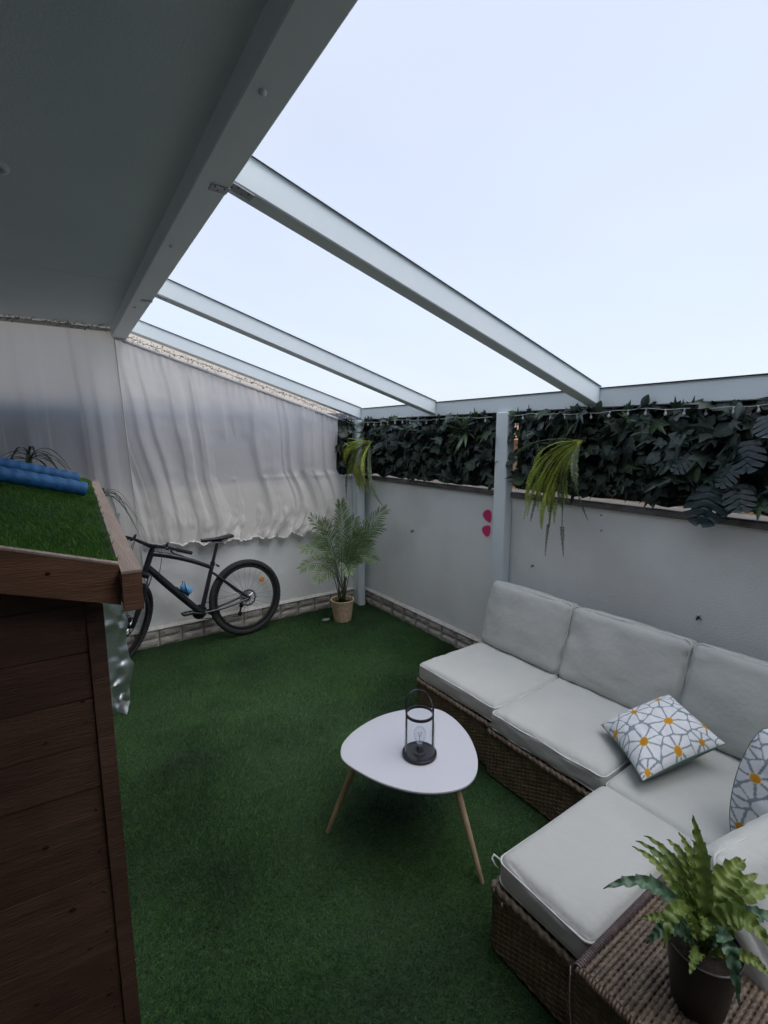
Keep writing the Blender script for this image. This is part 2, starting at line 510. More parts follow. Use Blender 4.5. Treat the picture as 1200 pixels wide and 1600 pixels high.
bw = thing('garden_wall', 'white rendered low wall behind the bicycle with tiled foot under the curtain', 'wall', (1.0, YW, 0))
w_ = MB(); w_.box(-2.0, YW, 0, XW - .002, YW + .16, 1.47); w_.build('rendered_wall', 'plaster', bw)
w_ = MB(); w_.grid(lambda u, v: (-2 + u * (XW + 1.99), YW - .002 - .03 * (1 - v) - .004 * nz(u * 90, v + 9), .168 + .026 * v + .004 * nz(u * 160, 3 * v + 9)), 260, 2)
w_.build('plaster_lip', 'ledge', bw)
w_ = MB(); w_.box(-2.0, YW - .008, 0, XW - .012, YW - .0005, .168); w_.build('skirting_bed', 'grout', bw)
x = XW - .03 - TW; i = 0
while x > .1:
    for r_ in range(2):
        inst(tile_meshes[(i * 2 + r_ * 3) % 7], 'skirting_tile', bw, (x, YW - .0085, .006 + r_ * TH))
    x -= TW; i += 1

# what stands outside
sc = thing('privacy_screen', 'blue grey screen fixed on the low wall behind the curtain', 'screen', (.5, YW + .1, 1.47))
s_ = MB()
for k in range(34):
    s_.box(-2 + k * .146, YW + .10, 1.475, -2 + k * .146 + .140, YW + .115, 2.15)
s_.build('board', 'screen', sc)
s_ = MB(); s_.box(-2, YW + .1155, 1.475, XW, YW + .13, 2.145); s_.build('backing_sheet', 'screen', sc)
nb = thing('neighbour_building', 'ochre neighbouring house glimpsed through the gap below the ivy screen', 'building', (5.2, 2, 0))
b_ = MB(); b_.box(4.9, -6, -.03, 9, 7.5, 1.80); b_.build('wall', 'ochre', nb)
b_ = MB(); b_.hexa([(4.75, -6, 1.80), (9.2, -6, 1.80), (9.2, 7.6, 1.80), (4.75, 7.6, 1.80), (4.75, -6, 1.86), (9.2, -6, 2.15), (9.2, 7.6, 2.15), (4.75, 7.6, 1.86)]); b_.build('roof', 'roof_tile', nb)
nb2 = thing('neighbour_building', 'cream lean-to wall with a sloping top glimpsed above the curtain rail', 'building', (0, 7.5, 0))
b_ = MB()
def topz(x): return 3.425 - (x - .93) * .2955
b_.hexa([(-7, 7.5, -.03), (.90, 7.5, -.03), (.90, 9.5, -.03), (-7, 9.5, -.03), (-7, 7.5, topz(.90)), (.90, 7.5, topz(.90)), (.90, 9.5, topz(.90) + .2), (-7, 9.5, topz(.90) + .2)])
b_.hexa([(.901, 7.5, -.03), (4.7, 7.5, -.03), (4.7, 9.5, -.03), (.901, 9.5, -.03), (.901, 7.5, topz(.90)), (4.7, 7.5, topz(4.7)), (4.7, 9.5, topz(4.7) + .2), (.901, 9.5, topz(.90) + .2)])
b_.build('wall', 'beige', nb2)
# house the terrace belongs to (left of and behind the camera) and its porch ceiling
def beamx(y): return .56 - (4.68 - y) * .018      # left face of the main beam
def beamz(y): return 2.68 + (4.68 - y) * .0215    # underside
hw = thing('house_wall', 'rendered house wall on the porch side behind the playhouse', 'wall', (-2, 1, 0))
b_ = MB(); b_.box(-2.2, -1.5, -.02, -2.001, 5.2, 3.2); b_.build('wall', 'house', hw)
hw = thing('house_wall', 'rendered house wall closing the terrace behind the viewer', 'wall', (0, -1.4, 0))
b_ = MB(); b_.box(-2.0, -1.5, -.02, XW + .16, -1.301, 3.2); b_.build('wall', 'house_dark', hw)
ce = MB()
def cz(y): return beamz(y) + .085
SEAM = 3.35
for (y0, y1) in ((-1.3, SEAM - .003), (SEAM + .003, 4.70)):
    ce.hexa([(-2, y0, cz(y0)), (beamx(y0) + .02, y0, cz(y0)), (beamx(y1) + .02, y1, cz(y1)), (-2, y1, cz(y1)),
             (-2, y0, cz(y0) + .12), (beamx(y0) + .02, y0, cz(y0) + .12), (beamx(y1) + .02, y1, cz(y1) + .12), (-2, y1, cz(y1) + .12)])
tag(ce.build('ceiling', 'ceiling'), kind='structure')
jo = MB(); jo.hexa([(-2, SEAM - .0028, cz(SEAM) + .004), (beamx(SEAM), SEAM - .0028, cz(SEAM) + .004), (beamx(SEAM), SEAM + .0028, cz(SEAM) + .004), (-2, SEAM + .0028, cz(SEAM) + .004),
                    (-2, SEAM - .0028, cz(SEAM) + .1), (beamx(SEAM), SEAM - .0028, cz(SEAM) + .1), (beamx(SEAM), SEAM + .0028, cz(SEAM) + .1), (-2, SEAM + .0028, cz(SEAM) + .1)])
tag(jo.build('ceiling_joint', 'gap'), kind='structure')
lz = cz(2.28)
lp = thing('ceiling_light', 'round recessed ceiling light at the edge of the porch ceiling', 'ceiling light', (-.045, 2.275, lz - .002))
l_ = MB(); l_.lathe([(.026, .004), (.030, -.006), (.040, -.010), (.050, -.006), (.052, .004)], 32, (-.045, 2.275, lz - .001)); l_.build('trim_ring', 'alu', lp, True)
l_ = MB(); l_.lathe([(.0005, -.004), (.018, -.003), (.0262, .001)], 28, (-.045, 2.275, lz - .001)); l_.build('lens', 'lenswhite', lp, True)

# ------------------------------------------------------------------ pergola
pg = thing('pergola', 'white aluminium pergola with opal roof sheets over the terrace', 'pergola', (2.9, 2.57, 0))
BWD = .112
b_ = MB()
def beam_ring(y): return (beamx(y), beamz(y)), (beamx(y) + BWD, beamz(y)), (beamx(y) + BWD, beamz(y) + .24), (beamx(y), beamz(y) + .24)
A_, B_ = beam_ring(-1.3), beam_ring(4.66)
c_ = .004
def ringp(r, y):
    (x0, z0), (x1, _), (_, z1), _ = r
    return [(x0 + c_, y, z0), (x1 - c_, y, z0), (x1, y, z0 + c_), (x1, y, z1), (x0, y, z1), (x0, y, z0 + c_)]
pa, pb = ringp(A_, -1.3), ringp(B_, 4.66)
b_.add(pa + pb, [(i, (i + 1) % 6, 6 + (i + 1) % 6, 6 + i) for i in range(6)] + [tuple(range(5, -1, -1)), tuple(range(6, 12))])
b_.build('main_beam', 'alu_beam', pg)
for yb in (1.30, 2.43, 3.56):
    bx = beamx(yb) + .040; bz = beamz(yb)
    b_ = MB(); b_.lathe([(.0005, -.010), (.005, -.010), (.008, -.007), (.0105, -.003), (.012, .003)], 14, (bx, yb, bz)); b_.build('bolt', 'alu_beam', pg, True)

RS, RX0, RX1, RD, RW = -.2955, .655, 2.905, .118, .088
def rz(x): return 2.762 + RS * (x - .64)
RY = [.28, 1.80, 3.352, 4.585]
for y0 in RY:
    b_ = MB()
    c = .005
    prof = [(y0 + c, 0), (y0 + RW - c, 0), (y0 + RW, c), (y0 + RW, RD - .008), (y0 + RW + .006, RD - .008), (y0 + RW + .006, RD), (y0 - .006, RD), (y0 - .006, RD - .008), (y0, RD - .008), (y0, c)]
    n = len(prof)
    xs0 = beamx(y0) + BWD - .004
    vs = [(xs0, p[0], rz(xs0) + p[1]) for p in prof] + [(RX1, p[0], rz(RX1) + p[1]) for p in prof]
    b_.add(vs, [(i, n + i, n + (i + 1) % n, (i + 1) % n) for i in range(n)] + [tuple(range(n)), tuple(range(2 * n - 1, n - 1, -1))])
    b_.build('rafter', 'alu', pg)
    for ga, gb in ((y0 - .0095, y0 - .0062), (y0 + RW + .0062, y0 + RW + .0095)):
        if ga > YW - .1: continue
        b_ = MB(); b_.hexa([(xs0, ga, rz(xs0) + RD - .007), (RX1, ga, rz(RX1) + RD - .007), (RX1, gb, rz(RX1) + RD - .007), (xs0, gb, rz(xs0) + RD - .007),
                            (xs0, ga, rz(xs0) + RD - .002), (RX1, ga, rz(RX1) + RD - .002), (RX1, gb, rz(RX1) + RD - .002), (xs0, gb, rz(xs0) + RD - .002)])
        b_.build('gasket', 'rubber', pg)
    if y0 in (1.80, 3.352):
        # angle plate screwed under the joint
        xb = beamx(y0) + BWD
        zb = min(beamz(y0), rz(xb)) - .0035
        b_ = MB(); b_.box(xb - .062, y0 + .004, beamz(y0) - .004, xb - .001, y0 + .052, beamz(y0) - .0005)
        b_.hexa([(xb + .001, y0 + .004, rz(xb) - .004), (xb + .085, y0 + .004, rz(xb + .085) - .004), (xb + .085, y0 + .052, rz(xb + .085) - .004), (xb + .001, y0 + .052, rz(xb) - .004),
                 (xb + .001, y0 + .004, rz(xb) - .0005), (xb + .085, y0 + .004, rz(xb + .085) - .0005), (xb + .085, y0 + .052, rz(xb + .085) - .0005), (xb + .001, y0 + .052, rz(xb) - .0005)])
        br = b_.build('bracket', 'steel', pg)
        for q, (sx, sy) in enumerate(((-.05, .012), (-.035, .034), (-.018, .014), (.014, .032), (.032, .014), (.05, .036), (.068, .016))):
            zz = (beamz(y0) if sx < 0 else rz(xb + sx)) - .0042
            b_ = MB(); b_.lathe([(.0004, -.003), (.003, -.002), (.0035, .0)], 8, (xb + sx, y0 + sy, zz)); b_.build('screw', 'dark_metal', br)
# gutter beam
GX0, GX1 = 2.908, 3.03
b_ = MB()
prof = [(GX0 + .005, 2.078), (GX1, 2.078), (GX1, 2.20), (GX0 - .006, 2.20), (GX0 - .006, 2.190), (GX0, 2.190), (GX0, 2.083)]
n = len(prof)
vs = [(p[0], -1.3, p[1]) for p in prof] + [(p[0], YW + .1, p[1]) for p in prof]
b_.add(vs, [(i, (i + 1) % n, n + (i + 1) % n, n + i) for i in range(n)] + [tuple(range(n - 1, -1, -1)), tuple(range(n, 2 * n))])
b_.build('gutter_beam', 'alu', pg)
b_ = MB(); b_.box(GX0 - .0085, -1.3, 2.1925, GX0 - .0063, YW - .1, 2.2005); b_.build('gasket', 'rubber', pg)
# opal sheets bay by bay
ys = [-1.3] + [y + RW / 2 for y in RY] + [YW + .15]
for a, b in zip(ys[:-1], ys[1:]):
    b_ = MB()
    x0, x1 = .40, GX1 - .02
    z0, z1 = rz(x0) + RD + .003, rz(x1) + RD + .003
    p = [(x0, a + .004, z0), (x1, a + .004, z1), (x1, b - .004, z1), (x0, b - .004, z0)]
    q = [(v[0], v[1], v[2] + .010) for v in p]
    b_.add(p + q, [(3, 2, 1, 0)])
    b_.m = 1
    b_.add(p + q, [(4, 5, 6, 7), (0, 1, 5, 4), (1, 2, 6, 5), (2, 3, 7, 6), (3, 0, 4, 7)])
    b_.build('roof_panel', 'opal', pg, mat2='opal_top')
# post in front of the low wall
b_ = MB(); b_.bbox(2.878, 2.505, 0, 2.958, 2.625, 2.079, .005); b_.build('post', 'alu', pg)
b_ = MB(); b_.bbox(2.840, 4.600, 0.0, 2.958, 4.672, 2.079, .005); 
b_.build('post', 'alu', pg)
dp = thing('rain_downpipe', 'white rain pipe standing in the corner behind the potted palm', 'downpipe', (2.85, 4.55, 0))
b_ = MB(); b_.tube([(2.868, 4.545, .012), (2.868, 4.545, .5), (2.868, 4.545, 1.2), (2.868, 4.545, 2.075)], .045, 20); b_.build('pipe', 'alu', dp, True, auto=40)
for z in (.55, 1.3):
    b_ = MB(); b_.lathe([(.0455, -.012), (.0485, -.012), (.0485, .012), (.0455, .012)], 20, (2.868, 4.545, z)); b_.build('pipe_clip', 'alu', dp)

# ------------------------------------------------------------------ curtains
_FOLD = {}
def folds(s, seed):
    """drapery: irregular creases, each sharp on one side and easing out on the other"""
    if seed not in _FOLD:
        rr = random.Random(int(seed * 10)); L_ = []; q = -1.0
        while q < 5:
            q += rr.choice((.05, .08, .11, .15, .19, .24))
            L_.append((q, rr.uniform(.014, .034), rr.uniform(.05, .12), rr.uniform(.25, 1.0) * rr.choice((1, 1, .6)), rr.choice((1, 1, -1))))
        _FOLD[seed] = L_
    v = 0.0
    for q, w1, w2, a, sg in _FOLD[seed]:
        d = (s - q) * sg
        if -.12 < d < .30:
            v += a * (math.exp(-(d / w1) ** 2) if d < 0 else 1 / (1 + (d / w2) ** 2))
    return v - .9 + .5 * math.sin(s * 7.3 + 2 * math.sin(s * 3.1 + seed))

def curtain_right():
    o = thing('curtain', 'long off white curtain with gathered hem hanging behind the bicycle', 'curtain', (1.6, 4.6, .9))
    x0 = .575
    def xr(z):
        if z > 1.55: return 2.63
        if z > 1.15: return 2.63 + .15 * math.sin((1.55 - z) / .4 * math.pi / 2)
        return 2.78 - .22 * ((1.15 - z) / .26) ** 1.6
    def ztop(x): return 2.685 - (x - .57) * .2955
    def zbot(u):
        return .965 - .05 * min(1, u * 3) - .03 * u + .014 * math.sin(u * 61) + .01 * nz(u * 40, 3)
    def fn(u, v):
        w = v ** 1.0
        xt = x0 + u * (2.63 - x0)
        zt, zb = ztop(xt), zbot(u)
        z = zt + (zb - zt) * w
        xrr = xr(max(z, .89))
        d = zt - z
        slant = .21 * math.exp(-u * 1.8)
        left = x0 + .07 * w
        xx = left + u * (xrr - left)
        s = u * 2.1 - slant * d * .9 + .04 * nz(u * 5, w * 3)
        amp = .014 + .046 * min(1, w * 2.2) * (1 - .35 * max(0, w - .7) / .3)
        yy = 4.600 - amp * folds(s, 1.3)
        # gathering creases just under the rod
        yy += .006 * math.sin(u * 210) * max(0, 1 - w * 9)
        # crumpled rolled hem, strongest on the right half
        k = max(0, (w - .76) / .24) * min(1, .25 + u * 1.3)
        yy -= k * (.055 * nz(u * 22, w * 9, 4) + .050 * abs(nz(u * 46, w * 14, 8)) + .016 * math.sin(u * 120 + 4 * nz(u * 9, w * 4)))
        z += k * .022 * nz(u * 48, w * 12, 2)
        yy -= .010 * nz(xx * 4, z * 3, 5) + .004 * nz(xx * 14, z * 11, 2)
        # sideways crease where the cloth lies on the wall top
        yy += -.010 * math.exp(-((z - 1.50) / .018) ** 2) * (1 if u > .4 else 0) * (.5 + nz(u * 12, 1))
        return (xx, min(yy, 4.655), z)
    m = MB(); m.grid(fn, 520, 120)
    c = m.build('cloth', 'curtain', o, True)
    # rolled hem
    m = MB()
    pts = []
    for i in range(421):
        u = .02 + .96 * i / 420
        p = Vector(fn(u, 1.0))
        p.y -= .006 + .012 * nz(u * 60, 7); p.z += .006 + .012 * nz(u * 75, 2)
        pts.append(p)
    m.tube(pts, [.009 + .005 * abs(nz(i * .17, 1)) for i in range(421)], 7)
    m.build('rolled_hem', 'hem', o, True)
    # rod pocket and rod
    m = MB()
    m.grid(lambda u, v: (x0 + u * 2.05, 4.602 - .014 * math.sin(v * math.pi) - .006 * nz(u * 60, v), 2.688 - u * 2.05 * .2955 + (v - .5) * .034), 200, 6)
    m.build('rod_pocket', 'hem', o, True)
    m = MB(); m.tube([(x0 - .02, 4.607, 2.694), (2.86, 4.607, 2.694 - (2.86 - x0) * .2955)], .0055, 8); m.build('curtain_rod', 'steel', o, True)
    return o
curtain_right()

def curtain_left():
    o = thing('curtain', 'off white curtain hanging behind the playhouse under the porch ceiling', 'curtain', (-.3, 4.6, .4))
    x0, x1 = -1.9, .575
    def fn(u, v):
        zt = 2.745; zb = .45
        z = zt + (zb - zt) * v
        x = x0 + u * (x1 - x0)
        right = max(0, (u - .8) / .2)
        x += .10 * v * right + .16 * v * (1 - right) * u
        s = u * 2.5 + .03 * nz(u * 6, v * 2, 3)
        amp = .016 + .046 * min(1, v * 2.5)
        yy = 4.600 - amp * folds(s * .92, 4.4)
        yy -= .010 * nz(x * 4, z * 2.5, 8) + .003 * nz(x * 14, z * 9, 2)
        # free overlap edge stands away from the other curtain
        yy -= .030 * max(0, (u - .965) / .035) ** 1.5
        return (x, min(yy, 4.655), z)
    m = MB(); m.grid(fn, 420, 80); m.build('cloth', 'curtain', o, True)
    m = MB(); m.tube([fn(1.0, i / 40) for i in range(41)], .0035, 6); m.build('side_hem', 'hem', o, True)
    m = MB(); m.grid(lambda u, v: (x0 + u * (x1 - x0), 4.600 - .010 * math.sin(v * math.pi) - .005 * nz(u * 80, v), 2.735 + (v - .5) * .03), 200, 5); m.build('header_tape', 'hem', o, True)
    return o
curtain_left()

def garland(label, a, b, n, seed):
    """thin wire with small papery leaves"""
    a, b = Vector(a), Vector(b)
    o = thing('leaf_garland', label, 'garland', a, 'leaf garlands along the curtain tops')
    rr = random.Random(seed)
    pts = [a.lerp(b, i / 60) + Vector((0, rr.uniform(-.006, .006), rr.uniform(-.008, .008))) for i in range(61)]
    m = MB(); m.tube(pts, .0022, 5); m.build('wire', 'dark_metal', o)
    m = MB()
    for i in range(n):
        p = a.lerp(b, rr.random()) + Vector((0, rr.uniform(-.014, .006), rr.uniform(-.022, .022)))
        d = Vector((rr.uniform(-1, 1), rr.uniform(-.5, .3), rr.uniform(-1, .8))).normalized()
        s = d.cross(Vector((rr.uniform(-1, 1), rr.uniform(-1, 1), rr.uniform(-1, 1)))).normalized()
        L, w = rr.uniform(.010, .022), rr.uniform(.005, .010)
        m.add([p, p + d * L * .5 + s * w, p + d * L, p + d * L * .5 - s * w], [(0, 1, 2, 3)])
    l = m.build('leaf', 'tinsel', o); l['kind'] = 'stuff'
garland('grey leaf garland along the joint of curtain and porch ceiling', (-1.9, 4.565, 2.745), (.55, 4.575, 2.742), 520, 3)
garland('grey leaf garland on the sloping curtain rod beside the rafter', (.60, 4.578, 2.715), (2.80, 4.578, 2.080), 420, 5)

# ------------------------------------------------------------------ playhouse
YAW = R(3.2)
ph_o = Vector((.088, 1.205, 0))
ph = thing('playhouse', 'brown wooden playhouse with artificial grass roof and blue foam tubes on top', 'playhouse', ph_o)
Mp = Matrix.Translation(ph_o) @ Matrix.Rotation(-YAW, 4, 'Z')
def L(x, y, z): return tuple(Mp @ Vector((x, y, z)))
def lbox(m, x0, y0, z0, x1, y1, z1, tilt=None):
    """box in playhouse coordinates; tilt = z shift per metre of x"""
    t = tilt or 0
    def P(x, y, z): return L(x, y, z + t * x)
    m.hexa([P(x0, y0, z0), P(x1, y0, z0), P(x1, y1, z0), P(x0, y1, z0), P(x0, y0, z1), P(x1, y0, z1), P(x1, y1, z1), P(x0, y1, z1)])
PW, PL = 1.25, 2.30            # width to the left, length away from the viewer
SL = -.30
rp = random.Random(5)
# horizontal boards of the front wall
z = .02; k = 0
while z < 1.63:
    h = .1085
    m = MB()
    bow = rp.uniform(-.002, .002)
    lbox(m, -PW + .02, .004 + rp.uniform(0, .003), z + .0012, -.034, .024, z + h - .0012 + bow * .3)
    m.build('board', 'wood_dark', ph)
    for nx in (-.050, -.62):
        m = MB(); m.tube([L(nx + rp.uniform(-.004, .004), .006, z + h * .5), L(nx, .0015, z + h * .5)], .0028, 7); m.build('nail', 'dark_metal', ph)
    z += h; k += 1
# gable filler
m = MB(); 
m.add([L(-PW + .02, .012, 1.60), L(-.034, .012, 1.60), L(-.6, .012, 1.78), L(-PW + .02, .012, 1.60), L(-PW + .02, .022, 1.60), L(-.034, .022, 1.60), L(-.6, .022, 1.78)], [(0, 1, 2), (6, 5, 4)])
m.build('gable_panel', 'wood_dark', ph)
m = MB(); lbox(m, -.033, -.001, 0, 0, .030, 1.585); m.build('corner_trim', 'wood_dark', ph)
# board ends of knots on the visible boards
kn = [(-.06, .55), (-.115, .82), (-.075, .87), (-.15, 1.0), (-.05, 1.16), (-.13, 1.245), (-.09, .70), (-.2, .62), (-.055, 1.32)]
for (x, zz) in kn:
    m = MB()
    a = rp.uniform(.004, .008); b = a * rp.uniform(.4, .7)
    c0 = [L(x + a * math.cos(t) + rp.uniform(-.001, .001), .0028, zz + b * math.sin(t)) for t in [i * math.pi / 5 for i in range(10)]]
    m.add(c0 + [L(x, .0022, zz)], [(i, (i + 1) % 10, 10) for i in range(10)])
    m.build('knot', 'knot', ph)
# side wall boards
z = .02
while z < 1.52:
    m = MB(); lbox(m, -.020, .032, z + .0025, -.003 - rp.uniform(0, .002), PL, z + .1085 - .0025); m.build('side_board', 'wood_pale', ph)
    z += .1085
m = MB(); lbox(m, -PW, .03, 0, -PW + .02, PL, 1.5); m.build('side_panel', 'wood', ph)
m = MB(); lbox(m, -PW, PL, 0, 0, PL + .02, 1.5); m.build('rear_panel', 'wood', ph)
# roof: right slope, left slope
RZ0 = 1.640
RIDGE = -.62
m = MB(); lbox(m, RIDGE, -.04, RZ0 - .030, .034, PL + .06, RZ0 - .012, SL); m.build('roof_deck', 'wood', ph)
m = MB()
zr = RZ0 - .03 + SL * RIDGE
def P2(x, y, dz): return L(x, y, RZ0 - .03 + SL * RIDGE + (RIDGE - x) * SL * 1.0 + dz)
m.hexa([P2(-1.32, -.04, 0), P2(RIDGE - .001, -.04, 0), P2(RIDGE - .001, PL + .06, 0), P2(-1.32, PL + .06, 0), P2(-1.32, -.04, .018), P2(RIDGE - .001, -.04, .018), P2(RIDGE - .001, PL + .06, .018), P2(-1.32, PL + .06, .018)])
m.build('roof_deck', 'wood', ph)
# turf carpet on the right slope
m = MB(); lbox(m, RIDGE, -.045, RZ0 - .0115, .034, PL + .06, RZ0 - .004, SL); m.build('turf_backing', 'turf_back', ph)
def roof_sampler(rg, n):
    xl = -.60 + rg.rand(n) * .640; yl = -.045 + rg.rand(n) ** 1.35 * (PL + .10)
    wob = .008 * np.sin(yl * 40) + .006 * np.sin(yl * 93)
    keep = xl < .026 + wob
    xl, yl = xl[keep], yl[keep]
    c, s = math.cos(-YAW), math.sin(-YAW)
    return ph_o.x + xl * c - yl * s, ph_o.y + xl * s + yl * c
def roof_z(x, y):
    c, s = math.cos(-YAW), math.sin(-YAW)
    dx, dy = x - ph_o.x, y - ph_o.y
    xl = dx * c + dy * s
    return RZ0 - .005 + SL * xl
tf = blades(150000, roof_sampler, .014, .026, .0024, .75, 11, roof_z, 'turf', 'blade_roof', ph, ph_o)
tf['kind'] = 'stuff'
# front barge board following the slope, with its pale sawn top
m = MB(); lbox(m, RIDGE, -.060, RZ0 - .085, .0335, -.041, RZ0 + .001, SL); m.build('barge_board', 'wood', ph)
m = MB(); lbox(m, RIDGE, -.061, RZ0 + .0015, .0335, -.040, RZ0 + .006, SL); m.build('barge_cap', 'wood_pale', ph)
m = MB(); lbox(m, RIDGE, PL + .061, RZ0 - .085, .0335, PL + .078, RZ0 + .001, SL); m.build('barge_board', 'wood', ph)
# right eave board
m = MB()
lbox(m, .0365, -.085, RZ0 - .103, .074, PL + .08, RZ0 - .022); m.build('eave_board', 'wood', ph)
m = MB(); lbox(m, .036, -.0855, RZ0 - .0218, .0745, PL + .081, RZ0 - .0165); m.build('eave_cap', 'wood_pale', ph)
kx = MB(); c0 = [L(-.090 + .005 * math.cos(t), -.0605, RZ0 - .035 + .027 + .004 * math.sin(t)) for t in [i * math.pi / 5 for i in range(10)]]
kx.add(c0 + [L(-.09, -.0612, RZ0 - .008)], [(i, (i + 1) % 10, 10) for i in range(10)]); kx.build('knot', 'knot', ph)

# two foam tubes lying near the far edge of the roof
def tube_noodle(label, y0, xr, r, sk):
    def P(x, y): 
        return Vector(L(x, y, RZ0 + .012 + r + SL * x))
    o = thing('foam_tube', label, 'pool noodle', P(xr, y0), 'blue foam tubes on the playhouse roof')
    m = MB()
    pts, rs = [], []
    n = 110
    for i in range(n + 1):
        t = i / n
        x = xr - .58 * t
        q = Vector(L(x, y0 + sk * t / .95 * .58 + .012 * math.sin(t * 3), RZ0 + .014 + r + SL * max(x, RIDGE) + 0 * t))
        pts.append(q); rs.append(r * (1 + .05 * math.sin(i * 2 * math.pi / 8.0)))
    m.tube(pts, rs, 18)
    m.build('foam_body', 'noodle', o, True, auto=50)
    e = pts[0]; d = (pts[0] - pts[1]).normalized()
    m = MB(); m.tube([e + d * .0005, e + d * .0015], r * .28, 12); m.build('hollow_end', 'black', o)
tube_noodle('blue foam tube on the playhouse roof, the rear of the two', 1.63, -.030, .030, -.30)
tube_noodle('blue foam tube on the playhouse roof, the front one reaching nearer the eave', 1.16, -.007, .029, -.40)

# crinkled foil sheet against the rear end of the playhouse
fo = thing('foil_sheet', 'crumpled silver foil sheet standing behind the playhouse beside the front wheel', 'foil sheet', (.25, 3.62, 0))
m = MB()
rf = random.Random(3)
NU, NV = 8, 26
fj = [[(rf.uniform(-1, 1), rf.uniform(-1, 1), rf.uniform(-1, 1)) for _ in range(NU + 1)] for _ in range(NV + 1)]
def foil(u, v):
    i, j = min(int(u * NU), NU - 1), min(int(v * NV), NV - 1)
    fu, fv = u * NU - i, v * NV - j
    fu, fv = fu * fu * (3 - 2 * fu) * .5 + fu * .5, fv * fv * (3 - 2 * fv) * .5 + fv * .5
    a, b, c = [(fj[j][i][k] * (1 - fu) + fj[j][i + 1][k] * fu) * (1 - fv) + (fj[j + 1][i][k] * (1 - fu) + fj[j + 1][i + 1][k] * fu) * fv for k in range(3)]
    z = .012 + 1.40 * v
    low = max(0, 1 - v / .20)                 # gathered into a bunch at the floor
    wid = .350 - .05 * low + .03 * nz(3, v * 7, 1)
    x = .05 + u * wid + .016 * a
    y = 3.66 - .22 * v * (1 - u) - .05 * math.sin(u * 2.8) + (.011 + .030 * low) * b - .05 * low * abs(c) + .02 * nz(u * 2, v * 4, 1)
    return (x, y, max(.006, z + .012 * c * min(1, v * NV)))
m.grid(foil, NU * 4, NV * 4)
tri = []
for q in m.f:
    if rf.random() < .5: tri += [(q[0], q[1], q[2]), (q[0], q[2], q[3])]
    else: tri += [(q[0], q[1], q[3]), (q[1], q[2], q[3])]
m.f = tri; m.mi = [0] * len(tri)
m.build('sheet', 'foil', fo, True, auto=34)

# ------------------------------------------------------------------ dracaena behind the playhouse
dr = thing('potted_dracaena', 'slender plant with thin drooping dark leaves behind the playhouse roof', 'plant', (.15, 4.15, 0))
m = MB(); m.lathe([(.10, 0), (.12, .02), (.15, .30), (.16, .30), (.15, .27), (.001, .26)], 24, (.15, 4.15, 0)); m.build('pot', 'pot', dr, True)
def strap(base, tipdir, L_, w, droop, lift=.0, n=9):
    base = Vector(base); d = Vector(tipdir).normalized()
    hor = Vector((d.x, d.y, 0)); 
    side = Vector((-d.y, d.x, 0))
    if side.length < .1: side = Vector((1, 0, 0))
    side.normalize()
    vs, fs = [], []
    for i in range(n + 1):
        t = i / n
        p = base + d * L_ * t + Vector((0, 0, -droop * t * t * L_)) 
        ww = w * (math.sin(math.pi * min(1, t * .9 + .1)) ** .6) * (1 - t ** 4) + .0006
        vs += [p - side * ww / 2, p + Vector((0, 0, -w * .18)), p + side * ww / 2]
    for i in range(n):
        for j in range(2):
            fs.append((i * 3 + j, i * 3 + j + 1, (i + 1) * 3 + j + 1, (i + 1) * 3 + j))
    return vs, fs
rd = random.Random(12)
heads = [((-.05, 4.12, 1.79), 19, .36), ((.37, 4.17, 1.50), 15, .30)]
for (hx, hy, hz), cnt, ll in heads:
    m = MB(); m.tube(bez((.15, 4.15, .26), ((hx + .15) / 2, 4.14, .9), (hx, hy, hz), 14), [.011 - .0003 * i for i in range(15)], 8); m.build('stem', 'palm_dark', dr, True)
    for i in range(cnt):
        a = i * 2.4 + rd.uniform(-.3, .3); el = rd.uniform(.25, 1.1)
        m = MB(); m.add(*strap((hx, hy, hz - rd.uniform(0, .06)), (math.cos(a), math.sin(a) * .5, el), ll * rd.uniform(.75, 1.15), .019, rd.uniform(.9, 1.7)))
        m.build('leaf', 'dracaena', dr, True)

# ------------------------------------------------------------------ bicycle (own axes: x forward, y left, z up, origin under the rear wheel)
bk = thing('bicycle', 'black mountain bike leaning on the white wall with its front wheel turned', 'bicycle', (1.530, 4.470, .004))
ORG[bk.name] = (0, 0, 0)
bk.rotation_euler = (R(4.5), 0, R(185.5))
WR = .366
ST_T = Vector((.805, 0, .945)); ST_B = Vector((.872, 0, .780))
ax = (ST_T - ST_B).normalized()
STM = Matrix.Translation(ST_B) @ Matrix.Rotation(R(44), 4, ax) @ Matrix.Translation(-ST_B)
I4 = Matrix.Identity(4)

